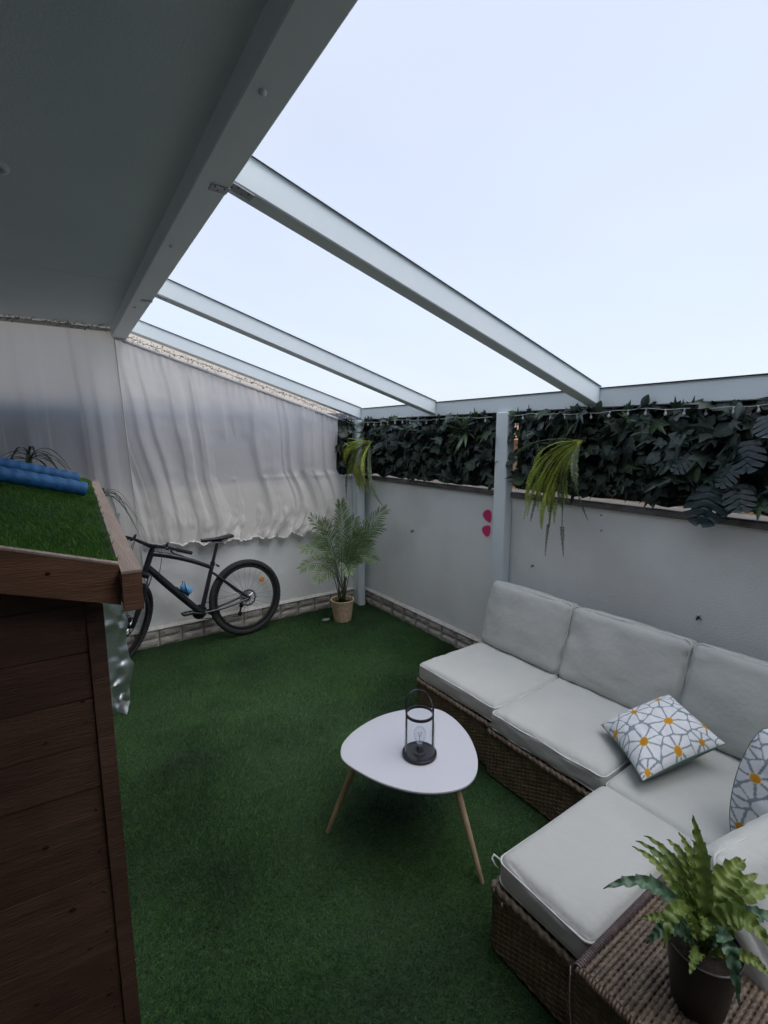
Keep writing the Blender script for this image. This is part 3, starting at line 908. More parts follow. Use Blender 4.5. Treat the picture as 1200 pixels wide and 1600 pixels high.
def wheel(cx, mat, disc_side=1, front=False):
    C0 = Vector((cx, 0, WR))
    def X(p): return mat @ (C0 + Vector(p))
    rim = MB()
    prof = [(.288, -.013), (.300, -.015), (.311, -.013), (.311, .013), (.300, .015), (.288, .013), (.288, -.013)]
    vs, fs = [], []
    N = 60
    for (r, yy) in prof[:-1]:
        for j in range(N):
            t = 2 * math.pi * j / N
            vs.append(X((r * math.cos(t), yy, r * math.sin(t))))
    np_ = len(prof) - 1
    for i in range(np_):
        for j in range(N):
            k = (j + 1) % N
            fs.append((i * N + j, i * N + k, ((i + 1) % np_) * N + k, ((i + 1) % np_) * N + j))
    rim.add(vs, fs)
    w = rim.build('wheel', 'black', bk, True, auto=40)
    ty = MB(); vs, fs = [], []
    M_ = 14; N = 120
    for j in range(N):
        t = 2 * math.pi * j / N
        for i in range(M_):
            a = 2 * math.pi * i / M_
            rr = .0258
            knob = .0035 * (1 if (j % 2 == (i % 2)) else 0) if abs(a) < 1.3 or a > 2 * math.pi - 1.3 else 0
            r = .3365 + (rr + knob) * math.cos(a)
            vs.append(X((r * math.cos(t), (rr - .001) * math.sin(a), r * math.sin(t))))
    for j in range(N):
        for i in range(M_):
            fs.append((j * M_ + i, j * M_ + (i + 1) % M_, ((j + 1) % N) * M_ + (i + 1) % M_, ((j + 1) % N) * M_ + i))
    ty.add(vs, fs); ty.build('tyre', 'rubber', w, True, auto=50)
    hb = MB()
    hb.tube([X((0, -.062, 0)), X((0, -.035, 0)), X((0, -.03, 0)), X((0, .03, 0)), X((0, .035, 0)), X((0, .062, 0))], [.010, .012, .027, .027, .013, .010], 14)
    hb.build('hub', 'black', w, True, auto=40)
    sp = MB()
    for i in range(28):
        t = 2 * math.pi * i / 28
        t2 = t + (.55 if i % 4 < 2 else -.55)
        yy = .028 if i % 2 else -.028
        sp.tube([X((.025 * math.cos(t2), yy, .025 * math.sin(t2))), X((.289 * math.cos(t), 0, .289 * math.sin(t)))], .0010, 4, cap=False)
    sp.build('spokes', 'spoke', w)
    # brake disc with cut-outs: two rings and spokes
    dm = MB()
    N = 48
    for (ra, rb) in ((.064, .080),):
        vs, fs = [], []
        for yy in (.040, .042):
            for r in (ra, rb):
                for j in range(N):
                    t = 2 * math.pi * j / N
                    rr = r + (.0022 * math.sin(j * math.pi / 2 * 1.0) if r == rb else 0)
                    vs.append(X((rr * math.cos(t), yy, rr * math.sin(t))))
        for (a, b) in ((0, 1), (3, 2), (1, 3), (2, 0)):
            for j in range(N):
                k = (j + 1) % N
                fs.append((a * N + j, a * N + k, b * N + k, b * N + j))
        dm.add(vs, fs)
    for i in range(6):
        t = i * math.pi / 3
        dm.tube([X((.02 * math.cos(t), .041, .02 * math.sin(t))), X((.066 * math.cos(t + .4), .041, .066 * math.sin(t + .4)))], .004, 4)
    dm.build('brake_disc', 'rotor', w)
    if not front:
        rf_ = MB(); rf_.tube([X((-.165, .020, .145)), X((-.165, .028, .145))], [.027, .023], 14); 
        o = rf_.build('spoke_reflector', 'amber', w)
    return w
wheel(0, I4)
wheel(1.088, STM, front=True)

fr = MB()
BB = Vector((.440, 0, .312)); SC = Vector((.300, 0, .745))
fr.tube([ST_T + ax * .0, ST_B], [.024, .026], 14)
fr.tube(bez(BB, BB.lerp(ST_B + ax * .03, .5) + Vector((0, 0, -.004)), ST_B + ax * .035, 8), [.026, .029, .031, .032, .032, .032, .031, .030, .027], 14)
fr.tube(bez(SC + Vector((0, 0, -.045)), SC.lerp(ST_T, .5) + Vector((0, 0, -.016)), ST_T - ax * .03, 8), [.017, .019, .02, .021, .022, .023, .024, .024, .023], 12)
fr.tube([BB, SC], [.021, .018], 12)
fr.tube([BB + Vector((0, -.038, 0)), BB + Vector((0, .038, 0))], .025, 14)
for s in (-1, 1):
    fr.tube(bez(BB + Vector((-.02, s * .025, 0)), Vector((.22, s * .052, .325)), Vector((.004, s * .066, WR)), 8), .011, 8)
    fr.tube(bez(SC + Vector((.012, s * .016, -.08)), Vector((.17, s * .050, .53)), Vector((.004, s * .066, WR)), 8), .0095, 8)
fr.tube([SC + Vector((.004, 0, -.02)), SC + Vector((-.004, 0, .015))], .0215, 12)
fr.build('frame', 'black_frame', bk, True, auto=50)

sd_ = MB()
prof = []
for i in range(15):
    t = i / 14
    x = .385 - .275 * t
    wd = .016 + .060 * max(0, (t - .25) / .75) ** 1.4 + .008 * t
    zz = .968 + .012 * (t - .45) ** 2 * 4 * (1 if t > .45 else .3)
    prof.append((x, wd, zz))
vs, fs = [], []
for (x, wd, zz) in prof:
    for j in range(12):
        a = 2 * math.pi * j / 12
        up = math.sin(a)
        vs.append((x, wd * math.cos(a), zz + (.014 * up if up > 0 else .028 * up * (abs(math.cos(a)) ** .3 + .2) * .8)))
for i in range(14):
    for j in range(12):
        k = (j + 1) % 12
        fs.append((i * 12 + j, i * 12 + k, (i + 1) * 12 + k, (i + 1) * 12 + j))
fs += [tuple(range(11, -1, -1)), tuple(14 * 12 + j for j in range(12))]
sd_.add(vs, fs)
so_ = sd_.build('saddle', 'black', bk, True, auto=60)
m = MB(); m.tube([SC, Vector((.236, 0, .938))], .0145, 12); m.tube([(.20, 0, .94), (.285, 0, .935)], .015, 8); m.build('seat_post', 'black', so_, True, auto=50)
m = MB()
for s in (-1, 1): m.tube([(.34, s * .012, .945), (.29, s * .022, .932), (.20, s * .022, .932), (.15, s * .03, .952)], .0035, 6)
m.build('saddle_rail', 'spoke', so_)
m = MB(); m.tube([SC + Vector((-.02, .02, -.01)), SC + Vector((-.045, .024, -.03)), SC + Vector((-.05, -.02, -.03))], [.007, .010, .008], 8); m.build('seat_clamp', 'black', bk, True)

# fork
def F(p): return STM @ Vector(p)
fk = MB()
crown = ST_B - ax * .035
AXL = Vector((1.088, 0, WR))
fk.tube([F(ST_B), F(crown)], [.024, .026], 12)
fk.tube([F(crown + Vector((.012, -.07, 0))), F(crown + Vector((.016, 0, .006))), F(crown + Vector((.012, .07, 0)))], [.022, .026, .022], 12)
fork = None
for s in (-1, 1):
    a = crown + Vector((.015, s * .068, .012)); b = AXL + Vector((-.006, s * .070, .01))
    mid = a.lerp(b, .42)
    fk.tube([F(mid), F(a.lerp(b, .55)), F(a.lerp(b, .9)), F(b), F(b + (b - a).normalized() * .018)], [.0235, .024, .020, .018, .012], 12)
fork = fk.build('fork', 'black_frame', bk, True, auto=50)
m = MB()
for s in (-1, 1):
    a = crown + Vector((.015, s * .068, .012)); b = AXL + Vector((-.006, s * .070, .01))
    m.tube([F(a), F(a.lerp(b, .45))], .0165, 12)
m.build('stanchion', 'spoke', fork, True)
m = MB()
a = crown + Vector((.015, .068, .012)); b = AXL + Vector((-.006, .070, .01))
arch = [F(a.lerp(b, .46) + Vector((0, 0, 0)))] + [F(a.lerp(b, .46) + Vector((.045 * math.sin(t), -.068 + .068 * math.cos(t), .028 * math.sin(t) + .02))) for t in [i * math.pi / 10 for i in range(1, 10)]] + [F(crown.lerp(AXL, .46) + Vector((.012, -.069, .005)))]
m.tube(arch, .010, 8); m.build('fork_arch', 'black_frame', fork, True)
m = MB(); m.tube([F(AXL + Vector((.03, .055, .07))), F(AXL + Vector((.05, .055, .12)))], [.02, .018], 8); m.build('brake_caliper', 'black', fork, True)

# stem, bar, grips, levers
hbm = MB()
top = ST_T + ax * .045
clampp = top + Vector((.062, 0, .012))
hbm.tube([F(ST_T), F(top)], [.021, .019], 12)
hbm.tube([F(top - ax * .015), F(clampp)], [.018, .019], 12)
barpts = [clampp + Vector((-.022 * abs(y) / .34, y, .018 * min(1, abs(y) / .15))) for y in (-.36, -.27, -.15, -.06, 0, .06, .15, .27, .36)]
hbm.tube([F(p) for p in barpts], [.0112, .0112, .012, .0155, .0160, .0155, .012, .0112, .0112], 12)
hbo = hbm.build('handlebar', 'black', bk, True, auto=50)
for s in (-1, 1):
    e0 = clampp + Vector((-.0155, s * .235, .018)); e1 = clampp + Vector((-.0235, s * .37, .018))
    pts = [F(e0.lerp(e1, i / 14)) for i in range(15)]
    m = MB(); m.tube(pts, [.0165 if i % 2 else .0152 for i in range(15)], 12); m.build('grip', 'rubber', hbo, True)
    l0 = clampp + Vector((-.006, s * .20, .010))
    m = MB(); m.tube([F(l0), F(l0 + Vector((.03, s * .012, -.004))), F(l0 + Vector((.042, s * .05, -.010))), F(l0 + Vector((.036, s * .13, -.016)))], [.011, .008, .0055, .005], 8)
    m.tube([F(l0 + Vector((.0, -s * .025, -.002))), F(l0 + Vector((.018, -s * .06, .012)))], [.013, .009], 8)
    m.build('brake_lever', 'black', hbo, True)
    m = MB(); m.tube([F(l0 + Vector((-.004, -s * .05, .014))), F(l0 + Vector((-.012, -s * .055, .040))), F(l0 + Vector((-.03, -s * .05, .044)))], [.011, .010, .006], 8); m.build('shifter', 'black', hbo, True)
m = MB()
l0 = clampp + Vector((.02, .12, .012)); l1 = clampp + Vector((.02, -.12, .012))
for a_, c__ in ((l0, 0), (l1, 1)):
    e = crown + Vector((.05, .02 - .05 * c__, -.02))
    pts = [F(a_), F(a_ + Vector((.085, -.03 + .06 * c__, -.02))), F(a_.lerp(e, .5) + Vector((.10, 0, -.02))), F(e + Vector((.05, 0, .05))), F(e)]
    q = [pts[0]]
    for i in range(len(pts) - 2):
        q += bez(pts[i], pts[i + 1], pts[i + 2], 6)[1:4 if i < len(pts) - 3 else 7]
    m.tube(q, .0026, 6, cap=False)
e = BB.lerp(ST_B, .8) + Vector((0, .035, .02))
m.tube(bez(F(l0), F(l0) + Vector((.02, .05, -.09)), e, 12), .0026, 6)
m.tube(bez(F(l1), (F(l1) + e) / 2 + Vector((.10, -.02, -.05)), e + Vector((0, -.07, 0)), 12), .0026, 6)
m.tube(bez(F(l0 + Vector((0, -.03, .01))), F(l0) + Vector((.03, .06, -.03)), ST_T + Vector((-.14, .03, -.06)), 12), .0024, 6)
m.build('brake_cable', 'black', bk, True)

# cranks, chain, cassette, rear mech (drive side faces the wall)
m = MB()
m.disc(BB + Vector((0, -.045, 0)), .068, (0, 1, 0), 36, .004); m.disc(BB + Vector((0, -.052, 0)), .050, (0, 1, 0), 30, .004)
ck = m.build('crankset', 'black', bk)
for s, ang in ((1, R(20)), (-1, R(200))):
    d = Vector((math.cos(ang), 0, math.sin(ang)))
    m = MB(); m.tube([BB + Vector((0, s * .05, 0)), BB + d * .02 + Vector((0, s * .062, 0)), BB + d * .17 + Vector((0, s * .076, 0))], [.016, .014, .011], 8, flat=.7); m.build('crank_arm', 'black', ck, True)
    p = BB + d * .17 + Vector((0, s * .125, 0))
    m = MB()
    m.bbox(p.x - .045, p.y - .042, p.z - .012, p.x + .045, p.y - .030, p.z + .012, .004)
    m.bbox(p.x - .045, p.y + .030, p.z - .012, p.x + .045, p.y + .042, p.z + .012, .004)
    m.bbox(p.x - .048, p.y - .0295, p.z - .010, p.x - .034, p.y + .0295, p.z + .010, .003)
    m.bbox(p.x + .034, p.y - .0295, p.z - .010, p.x + .048, p.y + .0295, p.z + .010, .003)
    m.tube([p + Vector((0, -.05 * s, 0)), p + Vector((0, .04 * s, 0))], .011, 8)
    m.build('pedal', 'black', ck)
m = MB()
for i in range(8):
    m.disc((0, -.022 - .0045 * i, WR), .060 - .0055 * i, (0, 1, 0), 30, .002)
m.build('cassette', 'steel', bk)
m = MB()
m.tube([(.0, -.062, WR - .01), (.01, -.075, WR - .055), (.035, -.068, WR - .085)], [.013, .018, .014], 8)
m.tube([(.035, -.055, WR - .085), (.055, -.055, WR - .165)], [.010, .009], 6)
m.disc((.035, -.05, WR - .085), .022, (0, 1, 0), 16, .008); m.disc((.055, -.05, WR - .165), .022, (0, 1, 0), 16, .008)
m.build('rear_derailleur', 'black', bk, True, auto=40)
m = MB()
m.tube([(.44, -.045, .312 + .066), (.02, -.04, WR + .05)], .0042, 5)
m.tube([(.44, -.045, .312 - .066), (.06, -.05, WR - .185)], .0042, 5)
m.build('chain', 'spoke', bk)
# bottle cage with a blue bottle stub
cg = MB()
q0 = BB.lerp(ST_B, .40) + Vector((-.02, 0, .028)); dv = (ST_B - BB).normalized(); nv = Vector((-dv.z, 0, dv.x))
for s in (-1, 1):
    cg.tube(bez(q0 - dv * .06 + nv * .01 + Vector((0, s * .02, 0)), q0 + dv * .01 + nv * .045 + Vector((0, s * .042, 0)), q0 + dv * .06 + nv * .085 + Vector((0, s * .02, 0)), 8), .0035, 6)
cg.tube([q0 - dv * .06 + nv * .012, q0 + dv * .075 + nv * .012], .006, 6)
cg.build('bottle_cage', 'black', bk, True)
bo = MB()
cbt = [q0 - dv * .055 + nv * .048, q0 - dv * .045 + nv * .048, q0 + dv * .03 + nv * .048, q0 + dv * .04 + nv * .048, q0 + dv * .05 + nv * .048]
bo.tube([Mw for Mw in cbt], [.030, .034, .034, .026, .020], 16)
bot_local = bo
# the bottle is its own thing: bring it to world coordinates
bkM = Matrix.Translation(bk.location) @ bk.rotation_euler.to_matrix().to_4x4()
bot_local.v = [tuple(bkM @ Vector(p)) for p in bot_local.v]
bt = bot_local.build('water_bottle', 'bluegel', None, True, auto=40)
tag(bt, 'small blue bottle held in the cage of the black bicycle', 'bottle')

# ------------------------------------------------------------------ potted palm
pp = thing('potted_palm', 'feathery green palm in a woven basket standing in the corner', 'potted palm', (2.46, 4.27, 0))
PC = Vector((2.46, 4.27, 0))
m = MB()
prof = []
NB = 40; RB = 26
vs, fs = [], []
for i in range(RB + 1):
    z = .004 + .215 * i / RB
    for j in range(NB):
        t = 2 * math.pi * j / NB
        r = .088 + .026 * (i / RB) + .004 * (1 if (i + j // 2) % 2 else -.2)
        vs.append((PC.x + r * math.cos(t), PC.y + r * math.sin(t), z))
for i in range(RB):
    for j in range(NB):
        k = (j + 1) % NB
        fs.append((i * NB + j, i * NB + k, (i + 1) * NB + k, (i + 1) * NB + j))
m.add(vs, fs); bsk = m.build('basket', 'basket', pp, True)
m = MB(); m.tube([(PC.x + .116 * math.cos(t), PC.y + .116 * math.sin(t), .222) for t in [i * 2 * math.pi / 60 for i in range(61)]], .008, 8, twist=(.25, .9)); m.build('rim', 'basket', bsk, True)
m = MB(); m.lathe([(.001, .195), (.06, .198), (.108, .19)], 24, (PC.x, PC.y, 0)); m.build('soil', 'soil', pp)

def pinnate(pts, wmax, nl, w_leaf, droop, seed, stem_r=.003, start=.22, angle=55, flat=.35):
    """leaf frond: rachis along pts with narrow leaflets on both sides"""
    rr = random.Random(seed)
    st, lf = MB(), MB()
    N = len(pts)
    st.tube(pts, [stem_r * (1 - .8 * i / (N - 1)) + .0006 for i in range(N)], 5)
    for k in range(nl):
        t = start + (1 - start) * (k + .5) / nl
        f = t * (N - 1); i = min(int(f), N - 2); p = pts[i].lerp(pts[i + 1], f - i)
        tan = (pts[i + 1] - pts[i]).normalized()
        side = tan.cross(Vector((0, 0, 1)))
        if side.length < .15: side = tan.cross(Vector((.6, -.8, 0)))
        side.normalize(); up = side.cross(tan).normalized()
        tt = (t - start) / (1 - start)
        ln = wmax * (math.sin(math.pi * (.18 + .80 * tt)) ** .7)
        ag = R(angle * (1 - .45 * tt) + rr.uniform(-7, 7))
        for s in (-1, 1):
            d = (tan * math.cos(ag) + side * s * math.sin(ag) + up * (flat + rr.uniform(-.12, .12))).normalized()
            l = ln * rr.uniform(.85, 1.1)
            wv = d.cross(up).normalized() * w_leaf * .5
            m1 = p + d * l * .5; e = p + d * l + Vector((0, 0, -droop * l))
            lf.add([p, m1 - wv + Vector((0, 0, -droop * l * .2)), m1 + wv + Vector((0, 0, -droop * l * .2)), e], [(0, 1, 2), (1, 3, 2)])
    return st, lf

def palm_frond(pts, wmax, nl, w_leaf, seed, nrm, start):
    """arching rachis with long narrow leaflets held in a shallow V"""
    rr = random.Random(seed)
    st, lf = MB(), MB()
    N = len(pts)
    st.tube(pts, [.0042 * (1 - .85 * i / (N - 1)) + .0006 for i in range(N)], 6)
    nrm = Vector(nrm)
    for k in range(nl):
        t = start + (1 - start) * (k + .5) / nl
        f = t * (N - 1); i = min(int(f), N - 2); p = pts[i].lerp(pts[i + 1], f - i)
        tan = (pts[i + 1] - pts[i]).normalized()
        up = (nrm - tan * nrm.dot(tan)).normalized(); side = tan.cross(up)
        tt = (t - start) / (1 - start)
        ln = wmax * (.35 + .65 * math.sin(math.pi * (.12 + .80 * tt)))
        ag = R(58 - 30 * tt)
        for s_ in (-1, 1):
            a = ag + R(rr.uniform(-6, 6))
            d = (tan * math.cos(a) + side * s_ * math.sin(a) + up * (.22 + rr.uniform(-.10, .10))).normalized()
            l = ln * rr.uniform(.88, 1.08)
            wv = d.cross(up).normalized() * w_leaf * .5
            q1 = p + d * l * .38 + up * .002
            q2 = p + d * l * .72 + Vector((0, 0, -.05 * l))
            e = p + d * l + Vector((0, 0, -.16 * l))
            lf.add([p, q1 - wv, q1 + wv, q2 - wv * .8, q2 + wv * .8, e], [(0, 1, 2), (1, 3, 4, 2), (3, 5, 4)])
    return st, lf
rq = random.Random(21)
tips = [(2.35, 4.10, 1.275, 0), (2.83, 4.02, 1.16, .05), (2.80, 4.05, .98, .10), (2.72, 4.12, .78, .10), (1.95, 4.12, .85, .10), (1.94, 4.14, .66, .12), (2.06, 4.15, 1.14, .04), (2.05, 4.05, .54, .14),
        (2.25, 4.28, 1.06, .03), (2.60, 4.25, 1.06, .03), (2.48, 4.32, 1.22, 0), (2.30, 3.86, .62, .16), (2.62, 3.90, .70, .14), (2.20, 4.34, .86, .06), (2.68, 4.22, .92, .06), (2.46, 4.00, .96, .08), (2.14, 3.98, .80, .10)]
for q, (tx, ty, tz, sag) in enumerate(tips):
    a = rq.uniform(0, 6.28)
    b0 = PC + Vector((.034 * math.cos(a), .034 * math.sin(a), .20))
    t = Vector((tx, ty, tz))
    out = Vector((t.x - PC.x, t.y - PC.y, 0))
    mid = b0.lerp(t, .52) - out * .14 + Vector((0, 0, .05 + sag))
    nrm = Vector((rq.uniform(-.5, .1), -.75, .55)) - out * .6
    st, lf = palm_frond(bez(b0, mid, t, 22), .17 if tz > .9 else .14, 38, .0085, q, nrm, .36)
    fr_ = st.build('frond', 'palm_dark', pp, True)
    lf.build('leaflets', 'palm', fr_)

# ------------------------------------------------------------------ small stone in the grass
m = MB()
vs = []
bm = bmesh.new(); bmesh.ops.create_icosphere(bm, subdivisions=2, radius=1)
for v in bm.verts:
    d = 1 + .25 * nz(v.co.x, v.co.y, v.co.z, 1.7)
    v.co = Vector((2.30 + v.co.x * .050 * d, 4.33 + v.co.y * .03 * d, .020 + v.co.z * .014 * d))
bm.verts.index_update()
m.add([v.co for v in bm.verts], [[v.index for v in f.verts] for f in bm.faces]); bm.free()
tag(m.build('stone', 'stone', None, True), 'flat grey stone lying on the turf beside the palm basket', 'stone')

# ------------------------------------------------------------------ rattan sofa modules
def weave(m, O, U, V, N, lu, lv, cu=.024, cv=.0105, amp=.0045, seed=0):
    """basket weave as real relief on the rectangle O + u*U + v*V, bulging along N"""
    O, U, V, N = Vector(O), Vector(U), Vector(V), Vector(N)
    nu, nv = max(1, int(round(lu / cu))), max(1, int(round(lv / cv)))
    du, dv = lu / nu, lv / nv
    rr = random.Random(seed)
    for j in range(nv):
        for i in range(nu):
            a = amp * (1.0 if (i + j) % 2 else .25) * rr.uniform(.8, 1.15)
            u0, u1, v0, v1 = i * du, (i + 1) * du, j * dv + .0006, (j + 1) * dv - .0006
            e = .10 * du
            P = lambda u, v, h: O + U * u + V * v + N * h
            um = (u0 + u1) / 2; vm = (v0 + v1) / 2
            vs = [P(u0 - e, v0, -.001), P(u1 + e, v0, -.001), P(u0 - e, vm, a * .25), P(um, v0 + dv * .15, a * .8), P(u1 + e, vm, a * .25), P(um, vm, a), P(u0 - e, v1, -.001), P(um, v1 - dv * .15, a * .8), P(u1 + e, v1, -.001)]
            m.add(vs, [(0, 1, 3), (0, 3, 5, 2), (3, 1, 4, 5), (2, 5, 7, 6), (5, 4, 8, 7), (6, 7, 8)])
def rope(m, a, b, r, step=.0055, n=8, tw=.62, depth=.28):
    a, b = Vector(a), Vector(b)
    k = max(2, int((b - a).length / step))
    m.tube([a.lerp(b, i / k) for i in range(k + 1)], r, n, True, twist=(depth, tw))

def module(label, x0, y0, x1, y1, h, faces, back=None):
    o = thing('sofa_module', label, 'sofa', ((x0 + x1) / 2, (y0 + y1) / 2, 0), 'woven modules of the corner sofa')
    m = MB(); m.box(x0 + .006, y0 + .006, .012, x1 - .006, y1 - .006, h - .004); m.build('base', 'wicker_dark', o)
    m = MB()
    X_, Y_, Z_ = Vector((1, 0, 0)), Vector((0, 1, 0)), Vector((0, 0, 1))
    if 'w' in faces: weave(m, (x0 + .004, y1, .014), -Y_, Z_, -X_, y1 - y0, h - .03, seed=1)
    if 's' in faces: weave(m, (x0, y0 + .004, .014), X_, Z_, -Y_, x1 - x0, h - .03, seed=2)
    if 'n' in faces: weave(m, (x1, y1 - .004, .014), -X_, Z_, Y_, x1 - x0, h - .03, seed=3)
    if 'e' in faces: weave(m, (x1 - .004, y0, .014), Y_, Z_, X_, y1 - y0, h - .03, seed=4)
    w = m.build('woven_side', 'wicker', o, True); w['kind'] = 'stuff'
    r = .0155; zz = h - .010
    i_ = .004
    for a, b, fl in (((x0 + i_, y0, zz), (x0 + i_, y1, zz), 'w'), ((x0, y1 - i_, zz), (x1, y1 - i_, zz), 'n'), ((x0, y0 + i_, zz), (x1, y0 + i_, zz), 's'), ((x1 - i_, y0, zz), (x1 - i_, y1, zz), 'e')):
        if fl in faces:
            m = MB(); rope(m, a, b, r, .006, 10, .55, .22); m.build('braided_rim', 'rope', o, True)
    for (x, y) in ((x0 + .03, y0 + .03), (x1 - .03, y0 + .03), (x0 + .03, y1 - .03), (x1 - .03, y1 - .03)):
        m = MB(); m.tube([(x, y, 0), (x, y, .0115)], .014, 10); m.build('foot', 'black', o)
    if back:
        bx0, by0, bx1, by1, bz = back
        m = MB(); m.bbox(bx0, by0, h, bx1, by1, bz, .01); m.build('backrest', 'wicker_dark', o)
    return o
BH = .285
module('woven sofa module at the far end of the corner sofa below the first back cushion', 1.965, 1.742, 2.66, 2.412, BH, 'wne', (2.80, 1.76, 2.86, 2.40, .58))
module('woven sofa module in the middle of the run along the white wall', 1.925, 1.062, 2.66, 1.736, BH, 'we', (2.80, 1.08, 2.86, 1.72, .58))
module('woven corner module under the two daisy pillows', 1.905, .30, 2.66, 1.056, BH, 'e', (2.80, .34, 2.86, 1.04, .58))
module('woven chaise module in front beside the rope topped box', 1.225, .668, 1.899, 1.056, BH, 'wns')

# ------------------------------------------------------------------ cushions
def cushion_mesh(w, d, h, r, puff, seed, sag=.0, N=22, wr=.004, crown=.0):
    """rounded, slightly overfilled box: w along x, d along y, h along z, centred"""
    bm = bmesh.new()
    bmesh.ops.create_cube(bm, size=2)
    bmesh.ops.subdivide_edges(bm, edges=list(bm.edges), cuts=N, use_grid_fill=True)
    hw, hd, hh = w / 2, d / 2, h / 2
    for v in bm.verts:
        p = [math.copysign(1 - (1 - abs(c)) ** 1.35, c) for c in v.co]
        u, q, t = p
        P = Vector((u * hw, q * hd, t * hh))
        inner = Vector((max(-hw + r, min(hw - r, P.x)), max(-hd + r, min(hd - r, P.y)), max(-hh + r * .9, min(hh - r * .9, P.z))))
        dv = P - inner
        if dv.length > 1e-6: P = inner + dv.normalized() * r
        f = (1 - u * u) * (1 - q * q)
        P.z += math.copysign(1, t) * puff * (max(f, 0) ** .55) * abs(t) ** .5
        P.x += math.copysign(1, u) * crown * (1 - q * q) * (1 - t * t) * abs(u) ** 3
        P.y += math.copysign(1, q) * crown * (1 - u * u) * (1 - t * t) * abs(q) ** 3
        # slack corners and long soft creases
        e = max(abs(u), abs(q))
        P.z += wr * 1.4 * nz(P.x * 7, P.y * 7, seed * 3.1 + t) * (.4 + e)
        cr_ = nz(P.x * 9 + 3 * nz(P.x * 3, P.y * 3, seed), P.y * 9, seed * 1.7 + t)
        P.z -= wr * .9 * max(0, 1 - abs(cr_) / .10) * (.35 + e ** 2)
        P.z += wr * .8 * nz(P.x * 21 + P.y * 11, P.y * 19, seed + 9 + t) * e ** 3
        P.x += wr * .8 * nz(P.y * 16, P.z * 22, seed + 5); P.y += wr * .8 * nz(P.x * 16, P.z * 22, seed + 6)
        P.z -= sag * (1 - q) * .25
        v.co = P
    bm.verts.index_update()
    m = MB(); m.add([v.co for v in bm.verts], [[v.index for v in f.verts] for f in bm.faces]); bm.free()
    return m
def piping(w, d, z, r, cr=.03, seed=0, wr=.004, outs=-.003):
    hw, hd = w / 2 + outs, d / 2 + outs
    pts = []
    for (cx, cy, a0) in ((hw - cr, hd - cr, 0), (-hw + cr, hd - cr, 90), (-hw + cr, -hd + cr, 180), (hw - cr, -hd + cr, 270)):
        for k in range(7):
            a = R(a0 + 15 * k)
            pts.append((cx + cr * math.cos(a), cy + cr * math.sin(a)))
    pts.append(pts[0])
    out = []
    for i in range(len(pts) - 1):
        a, b = Vector((*pts[i], 0)), Vector((*pts[i + 1], 0))
        k = max(1, int((b - a).length / .03))
        for j in range(k): out.append(a.lerp(b, j / k))
    out.append(out[0])
    res = []
    for p in out:
        u, q = p.x / hw, p.y / hd
        e = max(abs(u), abs(q))
        zz = z + wr * 1.4 * nz(p.x * 7, p.y * 7, seed * 3.1 + math.copysign(1, z)) * (.4 + e) * .8
        res.append(p + Vector((0, 0, zz)))
    return res

def cushion(name, label, cat, w, d, h, mat4, r=.03, puff=.012, seed=0, group=None, wr=.004, crown=.004, ties=None):
    o = thing(name, label, cat, mat4.to_translation(), group)
    m = cushion_mesh(w, d, h, r, puff, seed, wr=wr, crown=crown)
    m.v = [tuple(mat4 @ Vector(p)) for p in m.v]
    m.build('cover', 'cushion', o, True)
    for s in (1, -1):
        m = MB(); m.tube([mat4 @ p for p in piping(w, d, s * (h / 2 - r * .52), .004, .032, seed, wr)], .0042, 6, cap=False)
        m.build('piping', 'piping', o, True)
    # zip flap on the rear side
    return o
SG = 'pale grey seat cushions of the corner sofa'
def seat(label, x0, y0, x1, y1, z0, h, seed, rz_=0.0, tilt=(0, 0), **k):
    m4 = Matrix.Translation(((x0 + x1) / 2, (y0 + y1) / 2, z0 + h / 2)) @ Matrix.Rotation(R(rz_), 4, 'Z') @ Matrix.Rotation(R(tilt[0]), 4, 'X') @ Matrix.Rotation(R(tilt[1]), 4, 'Y')
    return cushion('seat_cushion', label, 'seat cushion', x1 - x0, y1 - y0, h, m4, seed=seed, group=SG, **k)
HB = BH + .002
seat('pale grey seat cushion at the far end of the sofa with a straight piped edge', 1.972, 1.738, 2.625, 2.418, HB, .112, 1, .6)
seat('pale grey seat cushion with rumpled front edge in the middle of the wall run', 1.928, 1.066, 2.615, 1.731, HB, .118, 2, 1.2, wr=.007, puff=.016)
seat('pale grey seat cushion in the corner underneath the daisy pillows', 1.915, .42, 2.60, 1.052, HB, .108, 3, .4)
ch = seat('large pale grey front seat cushion with rounded edges beside the rope topped box', 1.228, .667, 1.905, 1.046, HB, .120, 4, -.4, r=.042, puff=.016, wr=.003)
m = MB(); m.tube([(1.28, 1.045, .33), (1.275, 1.075, .345), (1.262, 1.088, .36), (1.248, 1.084, .355), (1.250, 1.070, .335), (1.262, 1.066, .318)], .0035, 6)
m.build('tie', 'piping', ch, True)
for y, z, r_ in ((1.04, .285, .0035), (1.0, .262, .006)):
    m = MB(); m.tube([(1.212, y, z), (1.206, y - .008, z - .012)], r_ * .7, 6); m.build('cord_end', 'rope', ch, True)

